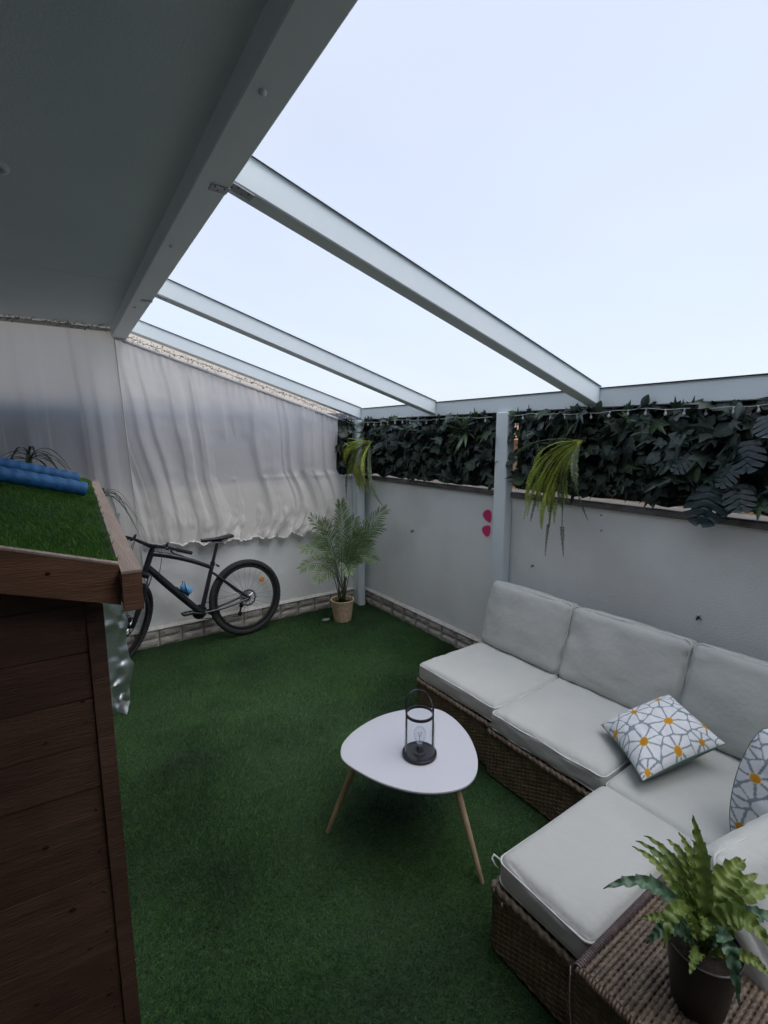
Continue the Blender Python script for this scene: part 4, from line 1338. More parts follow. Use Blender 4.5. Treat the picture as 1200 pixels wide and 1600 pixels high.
BG = 'pale grey back cushions of the corner sofa'
def back_cushion(label, yc, w, hgt, th, seed, xb=2.545, lean=16, z0=.402, yaw=0, roll=0):
    """upright cushion leaning on the wall side; local x = width, local y = height, local z = thickness (towards the sitter)"""
    # build a frame: width along -Y world, height along leaning direction, normal towards -X
    U_ = Vector((0, -1, 0)); V_ = Vector((math.sin(R(lean)), 0, math.cos(R(lean)))); N_ = U_.cross(V_)
    m4 = Matrix((( U_.x, V_.x, N_.x, 0), (U_.y, V_.y, N_.y, 0), (U_.z, V_.z, N_.z, 0), (0, 0, 0, 1)))
    m4 = Matrix.Rotation(R(yaw), 4, 'Z') @ m4 @ Matrix.Rotation(R(roll), 4, 'Z')
    c = Vector((xb, yc, z0)) + V_ * hgt / 2 - N_ * (th / 2)
    m4 = Matrix.Translation(c) @ m4
    return cushion('back_cushion', label, 'back cushion', w, hgt, th, m4, r=.045, puff=.030, seed=seed, group=BG, wr=.008, crown=.010)
back_cushion('pale grey back cushion at the far end of the sofa leaning by the white post', 2.085, .670, .47, .13, 11, lean=15)
back_cushion('pale grey back cushion in the middle of the three along the wall', 1.405, .690, .47, .14, 12, lean=17, roll=.6)
back_cushion('pale grey back cushion behind the daisy pillows at the right', .715, .680, .47, .14, 13, lean=18, roll=-1.0)
# fourth cushion tipped over behind the leafy pot plant
U_ = Vector((.972, -.175, -.02)).normalized(); V_ = Vector((.08, .60, .76)); V_ = (V_ - U_ * V_.dot(U_)).normalized(); N_ = U_.cross(V_)
m4 = Matrix(((U_.x, V_.x, N_.x, 0), (U_.y, V_.y, N_.y, 0), (U_.z, V_.z, N_.z, 0), (0, 0, 0, 1)))
corner = Vector((1.50, .475, .70))
c = corner + U_ * .25 - V_ * .19
m4 = Matrix.Translation(c - N_ * .055) @ m4
cushion('back_cushion', 'pale grey back cushion tipped over behind the leafy pot plant', 'back cushion', .50, .38, .12, m4, r=.05, puff=.03, seed=17, group=BG, wr=.006, crown=.012)

# ------------------------------------------------------------------ daisy pillows
def daisy_rgb(P, flowers):
    """flat print: white petals with orange eyes on grey"""
    n = len(P)
    base = np.tile(np.array([.235, .30, .34]), (n, 1))
    D = np.stack([np.hypot(P[:, 0] - f[0], P[:, 1] - f[1]) / f[2] for f in flowers], 1)
    own = D.argmin(1)
    d2 = np.sort(D, 1)
    white = np.array([.70, .73, .76]); eye = np.array([.56, .27, .03]); rim = np.array([.70, .62, .35])
    col = base.copy()
    for i, f in enumerate(flowers):
        s = own == i
        if not s.any(): continue
        dx, dy = P[s, 0] - f[0], P[s, 1] - f[1]
        rr = np.hypot(dx, dy) / f[2]; an = np.arctan2(dy, dx)
        ph_ = an * f[3] / (2 * np.pi) + f[4] + .05 * np.sin(an * 2 + f[4] * 9)
        k = np.floor(ph_); u = (ph_ - k) * 2 - 1
        jit = np.sin(k * 12.9898 + f[4] * 78.233) * 43758.5453; jit = jit - np.floor(jit)
        lim = 1.02 + .28 * jit
        # petals fill the space to the neighbouring flower, parted by thin grey lines
        gap = (1 - np.abs(u)) * np.pi * np.maximum(rr, .02) * f[2] / f[3] > .0088
        edge = d2[s, 1] - d2[s, 0] > .050 + .22 * np.abs(u) ** 4
        tip = rr < lim * (1 - .22 * np.abs(u) ** 3)
        pet = gap & edge & tip & (rr > .20)
        c = col[s]
        c[pet] = white
        c[rr < .235] = rim
        c[rr < .205] = eye * (1 if i % 3 else .9)
        col[s] = c
    return col
def pillow(label, corners, thick, seed, flowers, N=150, pull=.06):
    """corners: bl, br, tr, tl of the printed side, world points"""
    A = [Vector(c) for c in corners]
    cen = sum(A, Vector()) / 4
    o = thing('pillow', label, 'pillow', cen, 'daisy print pillows on the sofa')
    nrm = ((A[1] - A[0]).cross(A[3] - A[0])).normalized()
    def pt(u, v, side):
        p = (A[0] * (1 - u) + A[1] * u) * (1 - v) + (A[3] * (1 - u) + A[2] * u) * v
        a, b = 2 * u - 1, 2 * v - 1
        # sides pulled in between the corners
        p = p + (cen - p) * pull * (1 - a * a) * abs(b) ** 2 + (cen - p) * pull * (1 - b * b) * abs(a) ** 2
        f = max(0, (1 - a ** 4)) ** .55 * max(0, (1 - b ** 4)) ** .55
        f = f * (.72 + .28 * (1 - a * a) * (1 - b * b))
        w = .006 * nz(u * 6, v * 6, seed + side) + .004 * nz(u * 15, v * 13, seed * 2 + side)
        return p + nrm * side * (thick * .5 * f + w * f)
    for side, nm, mat in ((1, 'printed_side', 'daisy'), (-1, 'plain_side', 'sage')):
        n = N if side == 1 else 30
        m = MB(); m.grid(lambda u, v: pt(u if side == 1 else 1 - u, v, side), n, n)
        ob = m.build(nm, mat, o, True)
        if side == 1:
            q = np.array([(i / n, j / n) for j in range(n + 1) for i in range(n + 1)])
            col = daisy_rgb(q, flowers)
            at = ob.data.color_attributes.new('print', 'FLOAT_COLOR', 'POINT')
            at.data.foreach_set('color', np.concatenate([col, np.ones((len(col), 1))], 1).astype(np.float32).ravel())
    m = MB()
    ring = [pt(i / 30, 0, 0) for i in range(30)] + [pt(1, i / 30, 0) for i in range(30)] + [pt(1 - i / 30, 1, 0) for i in range(30)] + [pt(0, 1 - i / 30, 0) for i in range(31)]
    m.tube(ring, .0028, 5, cap=False); m.build('seam', 'sage', o, True)
    return o
def flowers(seed, n=13, near=()):
    rr = random.Random(seed); out = list(near)
    tries = 0
    while len(out) < n and tries < 4000:
        tries += 1
        f = (rr.uniform(-.04, 1.04), rr.uniform(-.04, 1.04), rr.choice((.14, .17, .20)), rr.choice((7, 8, 8, 9)), rr.random())
        if all(math.hypot(f[0] - g_[0], f[1] - g_[1]) > .74 * (f[2] + g_[2]) for g_ in out): out.append(f)
    return out
# corners of the printed side in order front, right, top, left
P1 = [(1.960, .905, .470), (2.400, .770, .545), (2.490, 1.060, .620), (2.195, 1.235, .470)]
pillow('daisy print pillow lying flat across the seats, left one of the pair', P1, .16, 3,
       flowers(4, 18, [(.20, .30, .23, 8, .1), (.58, .40, .24, 8, .4), (.95, .22, .20, 8, .7), (.36, .78, .20, 8, .3), (.74, .84, .19, 8, .6), (.03, .70, .15, 7, .2), (1.0, .62, .17, 8, .5)]))
P2 = [(1.985, .578, .425), (2.060, .190, .440), (2.190, .180, .850), (2.115, .568, .825)]
pillow('daisy print pillow propped upright in the corner of the sofa', P2, .26, 8,
       flowers(9, 18, [(.08, .20, .17, 8, .2), (.36, .48, .24, 8, .1), (.10, .60, .16, 7, .5), (.18, .92, .18, 8, .35), (.55, .10, .20, 8, .7), (.60, .88, .22, 8, .9), (.86, .50, .22, 8, .15)]), pull=-.20)

# ------------------------------------------------------------------ coffee table
outline = [(1.027, 1.818), (1.086, 1.887), (1.202, 1.942), (1.355, 1.966), (1.502, 1.937), (1.629, 1.86), (1.656, 1.755), (1.626, 1.61), (1.561, 1.482), (1.487, 1.393), (1.408, 1.341), (1.323, 1.331), (1.225, 1.369), (1.139, 1.442), (1.069, 1.552), (1.029, 1.666), (1.012, 1.754)]
def smooth_loop(pts, k=8):
    out = []; n = len(pts)
    for i in range(n):
        p0, p1, p2, p3 = (Vector((*pts[(i + d) % n], 0)) for d in (-1, 0, 1, 2))
        for j in range(k):
            t = j / k
            out.append(.5 * ((2 * p1) + (p2 - p0) * t + (2 * p0 - 5 * p1 + 4 * p2 - p3) * t * t + (3 * p1 - p0 - 3 * p2 + p3) * t ** 3))
    return out
ol = smooth_loop(outline)
tc_ = sum(ol, Vector()) / len(ol)
ct = thing('coffee_table', 'white rounded triangular coffee table on pale wooden legs standing on the turf', 'table', (tc_.x, tc_.y, 0))
def slab(m, loop, rings):
    vs, fs = [], []
    n = len(loop)
    for (ins, z) in rings:
        for p in loop:
            d = (p - tc_); q = tc_ + d * (1 - ins / d.length)
            vs.append((q.x, q.y, z))
    for i in range(len(rings) - 1):
        for j in range(n):
            k = (j + 1) % n
            fs.append((i * n + j, i * n + k, (i + 1) * n + k, (i + 1) * n + j))
    fs.append(tuple(range(n - 1, -1, -1))); fs.append(tuple((len(rings) - 1) * n + j for j in range(n)))
    m.add(vs, fs)
m = MB(); slab(m, ol, [(.004, .4390), (.0006, .4400), (0, .4430), (0, .4475), (.0015, .4495), (.004, .4500)]); m.build('tabletop', 'table', ct, True, auto=50)
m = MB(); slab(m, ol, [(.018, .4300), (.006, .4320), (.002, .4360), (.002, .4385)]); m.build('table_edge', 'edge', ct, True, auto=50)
for (fx, fy) in ((.993, 1.895), (1.405, 1.270), (1.70, 1.93)):
    d = Vector((fx - tc_.x, fy - tc_.y, 0)); tp = tc_ + d * .60
    m = MB(); m.tube([(fx, fy, .0), Vector((fx, fy, 0)).lerp(tp + Vector((0, 0, .43)), .5), (tp.x, tp.y, .4295)], [.0105, .0140, .0170], 14); lg = m.build('leg', 'beech', ct, True, auto=50)
    m = MB(); m.tube([(tp.x, tp.y, .418), (tp.x, tp.y, .4294)], .030, 16); m.build('leg_plate', 'black', lg)

# ------------------------------------------------------------------ lantern
LC = Vector((1.32, 1.60, .4505))
ln = thing('table_lantern', 'black lantern with glass cylinder and bare bulb on the white table', 'lantern', LC)
m = MB(); m.lathe([(.001, 0), (.076, 0), (.0795, .003), (.0795, .014), (.0775, .016), (.074, .015), (.071, .009), (.001, .009)], 48, LC); m.build('base', 'black', ln, True, auto=40)
m = MB()
ra, rb, z0, z1 = .058, .064, .196, .208
m.lathe([(ra, z0), (rb, z0), (rb, z1), (ra, z1), (ra, z0)], 48, LC); rg_ = m.build('ring', 'black', ln, True, auto=40)
dr_ = Vector((.966, -.259, 0)); dn_ = Vector((.259, .966, 0))
for s in (-1, 1):
    q = LC + dr_ * s * .0665 
    m = MB()
    def bar(pts, hw, ht, w_dir):
        vs, fs = [], []
        for i, p in enumerate(pts):
            t = (pts[min(i + 1, len(pts) - 1)] - pts[max(i - 1, 0)]).normalized()
            n_ = t.cross(w_dir).normalized()
            vs += [p - w_dir * hw - n_ * ht, p + w_dir * hw - n_ * ht, p + w_dir * hw + n_ * ht, p - w_dir * hw + n_ * ht]
        for i in range(len(pts) - 1):
            for j in range(4):
                fs.append((i * 4 + j, i * 4 + (j + 1) % 4, (i + 1) * 4 + (j + 1) % 4, (i + 1) * 4 + j))
        fs += [(3, 2, 1, 0), tuple(len(pts) * 4 - 4 + j for j in range(4))]
        m.add(vs, fs)
    bar([q + Vector((0, 0, .016)), q + Vector((0, 0, .1)), q + Vector((0, 0, .214))], .006, .0022, dn_)
    m.build('upright', 'black', ln)
m = MB()
hp = []
for i in range(25):
    a = math.pi * i / 24
    p = LC + dr_ * (-.0665 * math.cos(a)) + Vector((0, 0, .214 + .098 * math.sin(a) ** .8)) + dn_ * (.018 * math.sin(a)) - dr_ * .012 * math.sin(a)
    hp.append(p)
bar(hp, .007, .0018, dn_)
m.build('handle', 'black', ln, True, auto=40)
m = MB(); m.lathe([(.070, .0155), (.070, .10), (.069, .150), (.063, .175), (.0590, .1955)], 48, LC); m.build('glass_cylinder', 'glass', ln, True)
m = MB(); m.lathe([(.001, .009), (.030, .009), (.030, .016), (.016, .019), (.0145, .046), (.001, .047)], 28, LC); m.build('lamp_holder', 'black', ln, True, auto=40)
m = MB(); m.lathe([(.012, .047), (.0135, .055), (.0185, .068), (.0265, .086), (.0295, .102), (.0275, .118), (.019, .130), (.008, .1355), (.0005, .136)], 28, LC); b_l = m.build('light_bulb', 'glass', ln, True)
m = MB(); m.lathe([(.001, .0471), (.0128, .0471), (.0132, .060), (.001, .061)], 18, LC); m.build('bulb_cap', 'rotor', b_l, True, auto=40)
m = MB(); m.tube([LC + Vector((0, 0, .06)), LC + Vector((0, 0, .085)), LC + dr_ * .010 + Vector((0, 0, .112)), LC - dr_ * .010 + Vector((0, 0, .112)), LC + Vector((.0, 0, .088))], .0012, 5); m.build('filament', 'wire', b_l)

# ------------------------------------------------------------------ rope topped box and the pot plant on it
bx = thing('rope_box', 'brown woven box with rope top carrying the leafy pot plant', 'side table', (1.42, .33, 0))
X0, Y0, X1, Y1, HT = 1.100, .04, 1.74, .648, .445
m = MB(); m.box(X0 + .010, Y0, .01, X1, Y1 - .010, HT - .012); m.build('core', 'wicker_dark', bx)
m = MB()
k = 0; y = Y1 - .030
rr = random.Random(2)
while y > Y0:
    rope(m, (X0 + .012, y + rr.uniform(-.0015, .0015), HT - .008 + rr.uniform(-.0015, .0015)), (X1, y, HT - .008), .0080, .0062, 7, .85 if k % 2 else -.85, .34)
    y -= .0142; k += 1
tr = m.build('rope_top', 'rope', bx, True); tr['kind'] = 'stuff'
m = MB(); 
def coil(a, b, r, pitch, rw):
    a, b = Vector(a), Vector(b); t = (b - a).normalized(); n1 = t.cross(Vector((0, 0, 1))).normalized(); n2 = t.cross(n1)
    Lh = (b - a).length; turns = Lh / pitch; K = int(turns * 9)
    m.tube([a + t * Lh * i / K + n1 * r * math.cos(2 * math.pi * turns * i / K) + n2 * r * math.sin(2 * math.pi * turns * i / K) for i in range(K + 1)], rw, 5)
coil((X0, Y1 - .010, HT - .006), (X1, Y1 - .010, HT - .006), .0095, .0085, .0044)
m.build('edge_binding', 'rope_edge', bx, True)
m = MB(); coil((X0 + .004, Y0, HT - .010), (X0 + .004, Y1 - .006, HT - .010), .0085, .0095, .0046); m.build('edge_binding', 'rope', bx, True)
m = MB()
weave(m, (X0 + .008, Y1 - .01, .014), (0, -1, 0), (0, 0, 1), (-1, 0, 0), Y1 - Y0 - .02, HT - .04, seed=7)
weave(m, (X1, Y1 - .009, .014), (-1, 0, 0), (0, 0, 1), (0, 1, 0), X1 - X0 - .02, HT - .04, seed=8)
w = m.build('woven_side', 'wicker', bx, True); w['kind'] = 'stuff'
# thin pale cord hanging down the corner of the box
m = MB(); m.tube(bez((1.092, .652, .44), (1.085, .640, .30), (1.100, .625, .20), 10) + [Vector((1.10, .62, .10)), Vector((1.105, .60, .004))], .0016, 5)
tag(m.build('cord', 'wire', None, True), 'thin pale cord hanging between the front cushion base and the woven box', 'cord')

pt_ = thing('pot_plant', 'leafy green plant with ruffled leaves in a black pot on the woven box', 'pot plant', (1.285, .41, HT))
pc = Vector((1.285, .41, HT + .001))
m = MB(); m.lathe([(.001, 0), (.058, 0), (.062, .004), (.083, .168), (.087, .170), (.088, .180), (.084, .181), (.081, .165), (.078, .150), (.001, .150)], 40, pc); m.build('pot', 'pot', pt_, True, auto=40)
m = MB(); m.lathe([(.001, .153), (.05, .156), (.077, .1505)], 24, pc); m.build('soil', 'soil', pt_)
leaves = [
    ([(1.287, 0.415, 0.677), (1.306, 0.438, 0.815), (1.319, 0.478, 0.922)], .05), ([(1.267, 0.429, 0.677), (1.223, 0.533, 0.743), (1.121, 0.592, 0.721)], .045),
    ([(1.265, 0.43, 0.696), (1.278, 0.519, 0.746), (1.268, 0.599, 0.764)], .028), ([(1.269, 0.427, 0.696), (1.301, 0.515, 0.756), (1.296, 0.604, 0.764)], .03),
    ([(1.272, 0.426, 0.696), (1.323, 0.5, 0.756), (1.336, 0.601, 0.763)], .034), ([(1.275, 0.424, 0.696), (1.333, 0.481, 0.766), (1.346, 0.545, 0.787)], .034),
    ([(1.279, 0.421, 0.696), (1.347, 0.471, 0.766), (1.349, 0.518, 0.827)], .034), ([(1.294, 0.411, 0.677), (1.39, 0.416, 0.737), (1.483, 0.4, 0.762)], .08),
    ([(1.298, 0.408, 0.677), (1.409, 0.391, 0.709), (1.49, 0.371, 0.737)], .05), ([(1.301, 0.405, 0.668), (1.436, 0.384, 0.689), (1.551, 0.328, 0.691)], .05),
    ([(1.299, 0.407, 0.658), (1.32, 0.355, 0.739), (1.343, 0.279, 0.679)], .062), ([(1.279, 0.396, 0.663), (1.233, 0.343, 0.727), (1.23, 0.308, 0.579)], .045),
    ([(1.26, 0.409, 0.7), (1.16, 0.443, 0.779), (1.108, 0.43, 0.709)], .05), ([(1.255, 0.401, 0.693), (1.209, 0.384, 0.748), (1.172, 0.374, 0.739)], .04),
    ([(1.328, 0.411, 0.639), (1.403, 0.358, 0.683), (1.489, 0.298, 0.645)], .05), ([(1.245, 0.42, 0.681), (1.186, 0.462, 0.681), (1.149, 0.487, 0.634)], .04)]
def ruffled(pts, w, seed, view=Vector((.45, .25, -.85))):
    rr = random.Random(seed)
    base = pts[0]
    n = len(pts) - 1
    vs, fs = [], []
    K = 6
    teeth = rr.uniform(8, 10.5)
    for i in range(n + 1):
        t = i / n
        tan = (pts[min(i + 1, n)] - pts[max(i - 1, 0)]).normalized()
        side = tan.cross(view).normalized(); up = side.cross(tan).normalized()
        env = (math.sin(math.pi * min(1, .10 + .72 * t)) ** .8) * (1 - t ** 5)
        saw = (t * teeth) % 1.0
        ww = w * .5 * env * (.60 + .52 * saw ** .8) + .0012
        for j in range(-3, 4):
            a = j / 3
            sw = ww * (1 + (.10 * math.sin(t * 23 + seed) if j > 0 else .10 * math.sin(t * 21 + seed * 2)))
            ruff = (.13 * abs(a) + .05) * w * math.sin(2 * math.pi * (t * teeth - .35 * abs(a))) * (1 - t * .5)
            vs.append(pts[i] + side * a * sw + up * (ruff - .22 * w * a * a * env + .03 * w * (1 if j == 0 else 0)))
    for i in range(n):
        for j in range(6):
            fs.append((i * 7 + j, i * 7 + j + 1, (i + 1) * 7 + j + 1, (i + 1) * 7 + j))
    return vs, fs
for i, (p, w_) in enumerate(leaves):
    a, b, c = [Vector(q) for q in p]
    base = pc + Vector(((a.x - pc.x) * .3, (a.y - pc.y) * .3, .155))
    pts = bez(base, a.lerp(b, .75), c, 84)
    m = MB(); m.add(*ruffled(pts, w_ * .86, i))
    m.build('leaf', 'house_leaf_blue' if i in (1, 11, 14, 15) else 'house_leaf', pt_, True)
# a few more short leaves filling the heart
rr = random.Random(77)
for i in range(6):
    a = i * 2.4; el = rr.uniform(.5, 1.2); d = Vector((math.cos(a), math.sin(a), el)).normalized(); l = rr.uniform(.10, .17)
    b0 = pc + Vector((math.cos(a) * .02, math.sin(a) * .02, .155))
    m = MB(); m.add(*ruffled(bez(b0, b0 + d * l * .55 + Vector((0, 0, .02)), b0 + d * l + Vector((0, 0, -.02)), 60), .028, 40 + i)); m.build('leaf', 'house_leaf', pt_, True)
# thin wire loop on the pot rim
m = MB(); m.tube(bez(pc + Vector((-.066, .050, .182)), pc + Vector((-.072, .062, .215)), pc + Vector((-.050, .072, .245)), 8), .0016, 5); m.build('plant_wire', 'wire', pt_, True)

# ------------------------------------------------------------------ ivy screens above the right wall
def ivy_mesh(seed):
    rr = random.Random(seed)
    # five pointed leaf, base at the origin, length 1 along +y, cupped
    ang = [-150, -105, -72, -38, -15, 0 + 0, 15, 38, 72, 105, 150]
    rad = [.30, .52, .34, .66, .45, 1.0, .45, .66, .34, .52, .30]
    vs = [(0, 0, 0), (0, .45, .05)]
    for a, r in zip(ang, rad):
        r *= rr.uniform(.88, 1.12)
        x, y = r * math.sin(R(a)) * .92, .12 + r * math.cos(R(a)) * .88
        z = -.30 * x * x - .18 * max(0, y - .3) ** 2 + rr.uniform(-.03, .03)
        vs.append((x, y, z))
    n = len(ang)
    fs = [(1, 2 + i, 3 + i) for i in range(n - 1)] + [(0, 2, 1), (1, 1 + n, 0)]
    me = bpy.data.meshes.new('ivy_leaf')
    me.from_pydata(vs, [], [tuple(reversed(f)) for f in fs]); me.update()
    return me
def oval_mesh(seed):
    rr = random.Random(seed)
    vs, fs = [], []
    for i in range(8):
        t = i / 7; w = .36 * math.sin(math.pi * (.04 + .94 * t)) ** .8
        z = -.25 * (t - .3) ** 2
        vs += [(-w, t, z - .05), (0, t, z + .02), (w, t, z - .05)]
    for i in range(7):
        for j in range(2): fs.append((i * 3 + j, i * 3 + j + 1, (i + 1) * 3 + j + 1, (i + 1) * 3 + j))
    me = bpy.data.meshes.new('ivy_leaf'); me.from_pydata(vs, [], fs); me.update(); return me
def leafset(mat):
    out = []
    for s in range(4):
        me = ivy_mesh(s); me.materials.append(MT[mat]); out.append(me)
    me = oval_mesh(9); me.materials.append(MT[mat]); out.append(me)
    return out
IV, IVG, IVN = leafset('ivy'), leafset('ivy_grey'), leafset('ivy_green')
def leaf_matrix(rr, big):
    # leaves hang: tip points down/outwards, face looks towards the terrace (-X)
    d = Vector((-rr.uniform(.05, .8), rr.uniform(-.8, .8), rr.uniform(-1.1, .25))).normalized()
    nrm = Vector((-1, rr.uniform(-.7, .7), rr.uniform(-.1, 1.1)))
    nrm = (nrm - d * nrm.dot(d)).normalized()
    sx = d.cross(nrm)
    return Matrix(((sx.x, d.x, nrm.x, 0), (sx.y, d.y, nrm.y, 0), (sx.z, d.z, nrm.z, 0), (0, 0, 0, 1)))
def ivy_screen(label, y0, y1, zb, zt, n_part, n_fill, seed, grey):
    o = thing('ivy_screen', label, 'ivy screen', (2.95, (y0 + y1) / 2, zb), 'artificial ivy screens on the low wall')
    rr = random.Random(seed)
    yn = y0 if grey > .5 else -1.25       # the right screen runs on beyond the picture
    m = MB(); m.grid(lambda u, v: (2.985 + .006 * nz(u * 30, v * 6), yn + u * (y1 - yn), zb + .004 + (zt - zb - .01) * v + (.034 * nz(u * (y1 - yn) * 7, 1, seed) if v == 0 else 0)), 80, 4)
    m.build('backing_net', 'net', o)
    fill = MB()
    for k in range(n_fill):
        p = Vector((rr.uniform(2.895, 2.98), rr.uniform(yn, y1), rr.uniform(zb + .045, zt)))
        M_ = leaf_matrix(rr, False); s = rr.uniform(.05, .09)
        me = IV[rr.randrange(5)]
        k0 = [p + (M_ @ (v.co * s)) for v in me.vertices]
        fill.add(k0, [tuple(q.vertices) for q in me.polygons])
    f = fill.build('ivy_leaves', 'ivy', o); f['kind'] = 'stuff'
    for k in range(n_part):
        top = rr.random() ** 1.0
        z_ = zb + .055 + (zt - zb - .065) * top
        p = Vector((rr.uniform(2.868, 2.93), rr.uniform(y0 + .02, y1 - .02), z_))
        me = (IVG if rr.random() < grey * (.15 + 1.3 * top ** 2) else IV)[rr.choice((0, 1, 2, 3, 3, 4))]  # paler grey leaves favoured high up; shade lower down put into leaf colour
        if rr.random() < .16: me = IVN[rr.randrange(5)]
        inst(me, 'ivy_leaf', o, p, leaf_matrix(rr, True), rr.uniform(.065, .14))
    for k in range(13):        # leaf tips standing up in front of the gutter
        d = Vector((-rr.uniform(.1, .4), rr.uniform(-.5, .5), 1)).normalized(); nr = Vector((-1, rr.uniform(-.4, .4), .2)); nr = (nr - d * nr.dot(d)).normalized(); sx = d.cross(nr)
        inst(rr.choice(IV + IVN), 'ivy_leaf', o, (rr.uniform(2.87, 2.895), rr.uniform(y0 + .05, y1 - .05), rr.uniform(2.03, 2.065)), Matrix(((sx.x, d.x, nr.x, 0), (sx.y, d.y, nr.y, 0), (sx.z, d.z, nr.z, 0), (0, 0, 0, 1))), rr.uniform(.05, .085))
    if grey > .5:      # the left screen turns the corner onto the wall behind the fern
        m = MB(); m.grid(lambda u, v: (2.60 + .37 * u, 4.672 + .004 * nz(u * 20, v * 6), zb + .01 + (2.075 - zb) * v), 16, 4); m.build('backing_net', 'net', o)
        Rq = Matrix.Rotation(R(-90), 4, 'Z')
        for k in range(46):
            p = Vector((rr.uniform(2.65, 2.83), rr.uniform(4.60, 4.655), zb + .06 + (zt - zb - .08) * rr.random()))
            inst(rr.choice(IV if rr.random() < .7 else IVG), 'ivy_leaf', o, p, Matrix.Rotation(R(90), 4, 'Z') @ leaf_matrix(rr, True), rr.uniform(.07, .12))
    return o
ivy_screen('dark artificial ivy screen left of the white post with palm like rosette', 2.635, 4.64, 1.485, 2.085, 225, 520, 5, .62)
ivy_screen('dark artificial ivy screen right of the white post above the sofa', .55, 2.495, 1.50, 2.088, 280, 1250, 6, .30)

# hanging ferns
def fern(label, base, tips, seed, wl=.021):
    o = thing('hanging_fern', label, 'fern', base, 'artificial ferns hanging from the ivy screens')
    rr = random.Random(seed)
    B = Vector(base)
    for i, (tp, sag, mat) in enumerate(tips + [(tuple(Vector(a_[0]) + Vector((-.02, rr.uniform(-.05, .05), rr.uniform(-.03, .09)))), a_[1], a_[2]) for a_ in tips if a_[2] == 'fern']):
        t = Vector(tp)
        mid = B.lerp(t, .5) + Vector((-.09 * rr.uniform(.6, 1.2), 0, sag))
        b0 = B + Vector((rr.uniform(-.01, .01), rr.uniform(-.012, .012), rr.uniform(-.01, .01)))
        pts = bez(b0, mid, t, 24)
        ln_ = (t - B).length
        st, lf = pinnate(pts, wl * 1.25 * rr.uniform(.9, 1.15), int(ln_ / .0098), .0105, .10, seed * 10 + i, .0028, .06, 78, .22)
        f_ = st.build('frond', mat, o, True); lf.build('leaflets', mat, f_)
    m = MB(); m.tube([B + Vector((.06, 0, 0)), B + Vector((-.006, 0, 0))], .008, 6); m.build('stem', 'palm_dark', o)
    return o
fb = (2.85, 4.302, 1.847)
F_, D_ = 'fern', 'fern_dark'
fern('yellow green fern hanging in the corner above the potted palm', fb, [
    ((2.80, 4.93, 1.838), .0, F_), ((2.78, 4.62, 1.79), .03, F_), ((2.72, 4.66, 1.66), .05, F_), ((2.72, 4.62, 1.60), .05, F_), ((2.72, 4.60, 1.54), .05, F_), ((2.72, 4.56, 1.49), .05, D_),
    ((2.74, 4.52, 1.45), .05, F_), ((2.74, 4.44, 1.47), .05, D_), ((2.76, 4.42, 1.36), .03, F_), ((2.78, 4.40, 1.30), .02, F_), ((2.80, 4.36, 1.285), .0, F_), ((2.82, 4.32, 1.30), .0, F_), ((2.82, 4.27, 1.33), .0, F_),
    ((2.83, 4.30, 1.42), .0, D_), ((2.70, 4.56, 1.22), .10, D_), ((2.79, 3.93, 1.19), -.10, D_), ((2.76, 4.48, 1.62), .04, F_)], 2)
fb = (2.84, 1.877, 1.868)
fern('yellow green fern hanging right of the white post above the sofa', fb, [
    ((2.74, 2.33, 1.735), .06, D_), ((2.72, 2.19, 1.50), .08, F_), ((2.70, 2.17, 1.43), .08, F_), ((2.70, 2.15, 1.36), .08, F_), ((2.70, 2.12, 1.33), .06, D_), ((2.72, 2.08, 1.40), .06, F_), ((2.72, 2.05, 1.29), .04, F_),
    ((2.74, 2.00, 1.30), .04, F_), ((2.76, 1.98, 1.38), .03, F_), ((2.74, 2.02, 1.105), .10, D_), ((2.77, 1.90, 1.12), .08, D_), ((2.78, 1.93, 1.42), .02, D_), ((2.79, 1.90, 1.48), .0, F_), ((2.80, 1.86, 1.55), .0, D_), ((2.81, 1.765, 1.375), .03, D_),
    ((2.74, 2.12, 1.58), .07, F_), ((2.74, 2.06, 1.50), .06, F_), ((2.76, 2.02, 1.46), .05, F_), ((2.75, 1.97, 1.33), .05, F_), ((2.72, 2.10, 1.46), .07, F_)], 3, .023)

# spiky rosette
ro = thing('leaf_rosette', 'grey green rosette of pointed leaves pinned on the ivy screen under the gutter', 'rosette plant', (2.86, 2.955, 1.94))
rr = random.Random(31)
for i in range(24):
    a = i * 2.4 + rr.uniform(-.3, .3); el = rr.uniform(.15, .95)
    d = Vector((-el, math.cos(a), math.sin(a) * .9 + .12)).normalized()
    m = MB(); m.add(*strap((2.875, 2.955 + .02 * math.cos(a), 1.94 + .02 * math.sin(a)), d, rr.uniform(.12, .19), .024, rr.uniform(.05, .3), n=7)); m.build('leaf', 'spiky', ro, True)
for (dy, dz) in ((.03, .16), (-.06, .15), (.0, .19)):
    d = Vector((-.25, dy, dz)).normalized()
    m = MB(); m.add(*strap((2.875, 2.955, 1.97), d, .16, .026, .05, n=7)); m.build('leaf', 'spiky', ro, True)

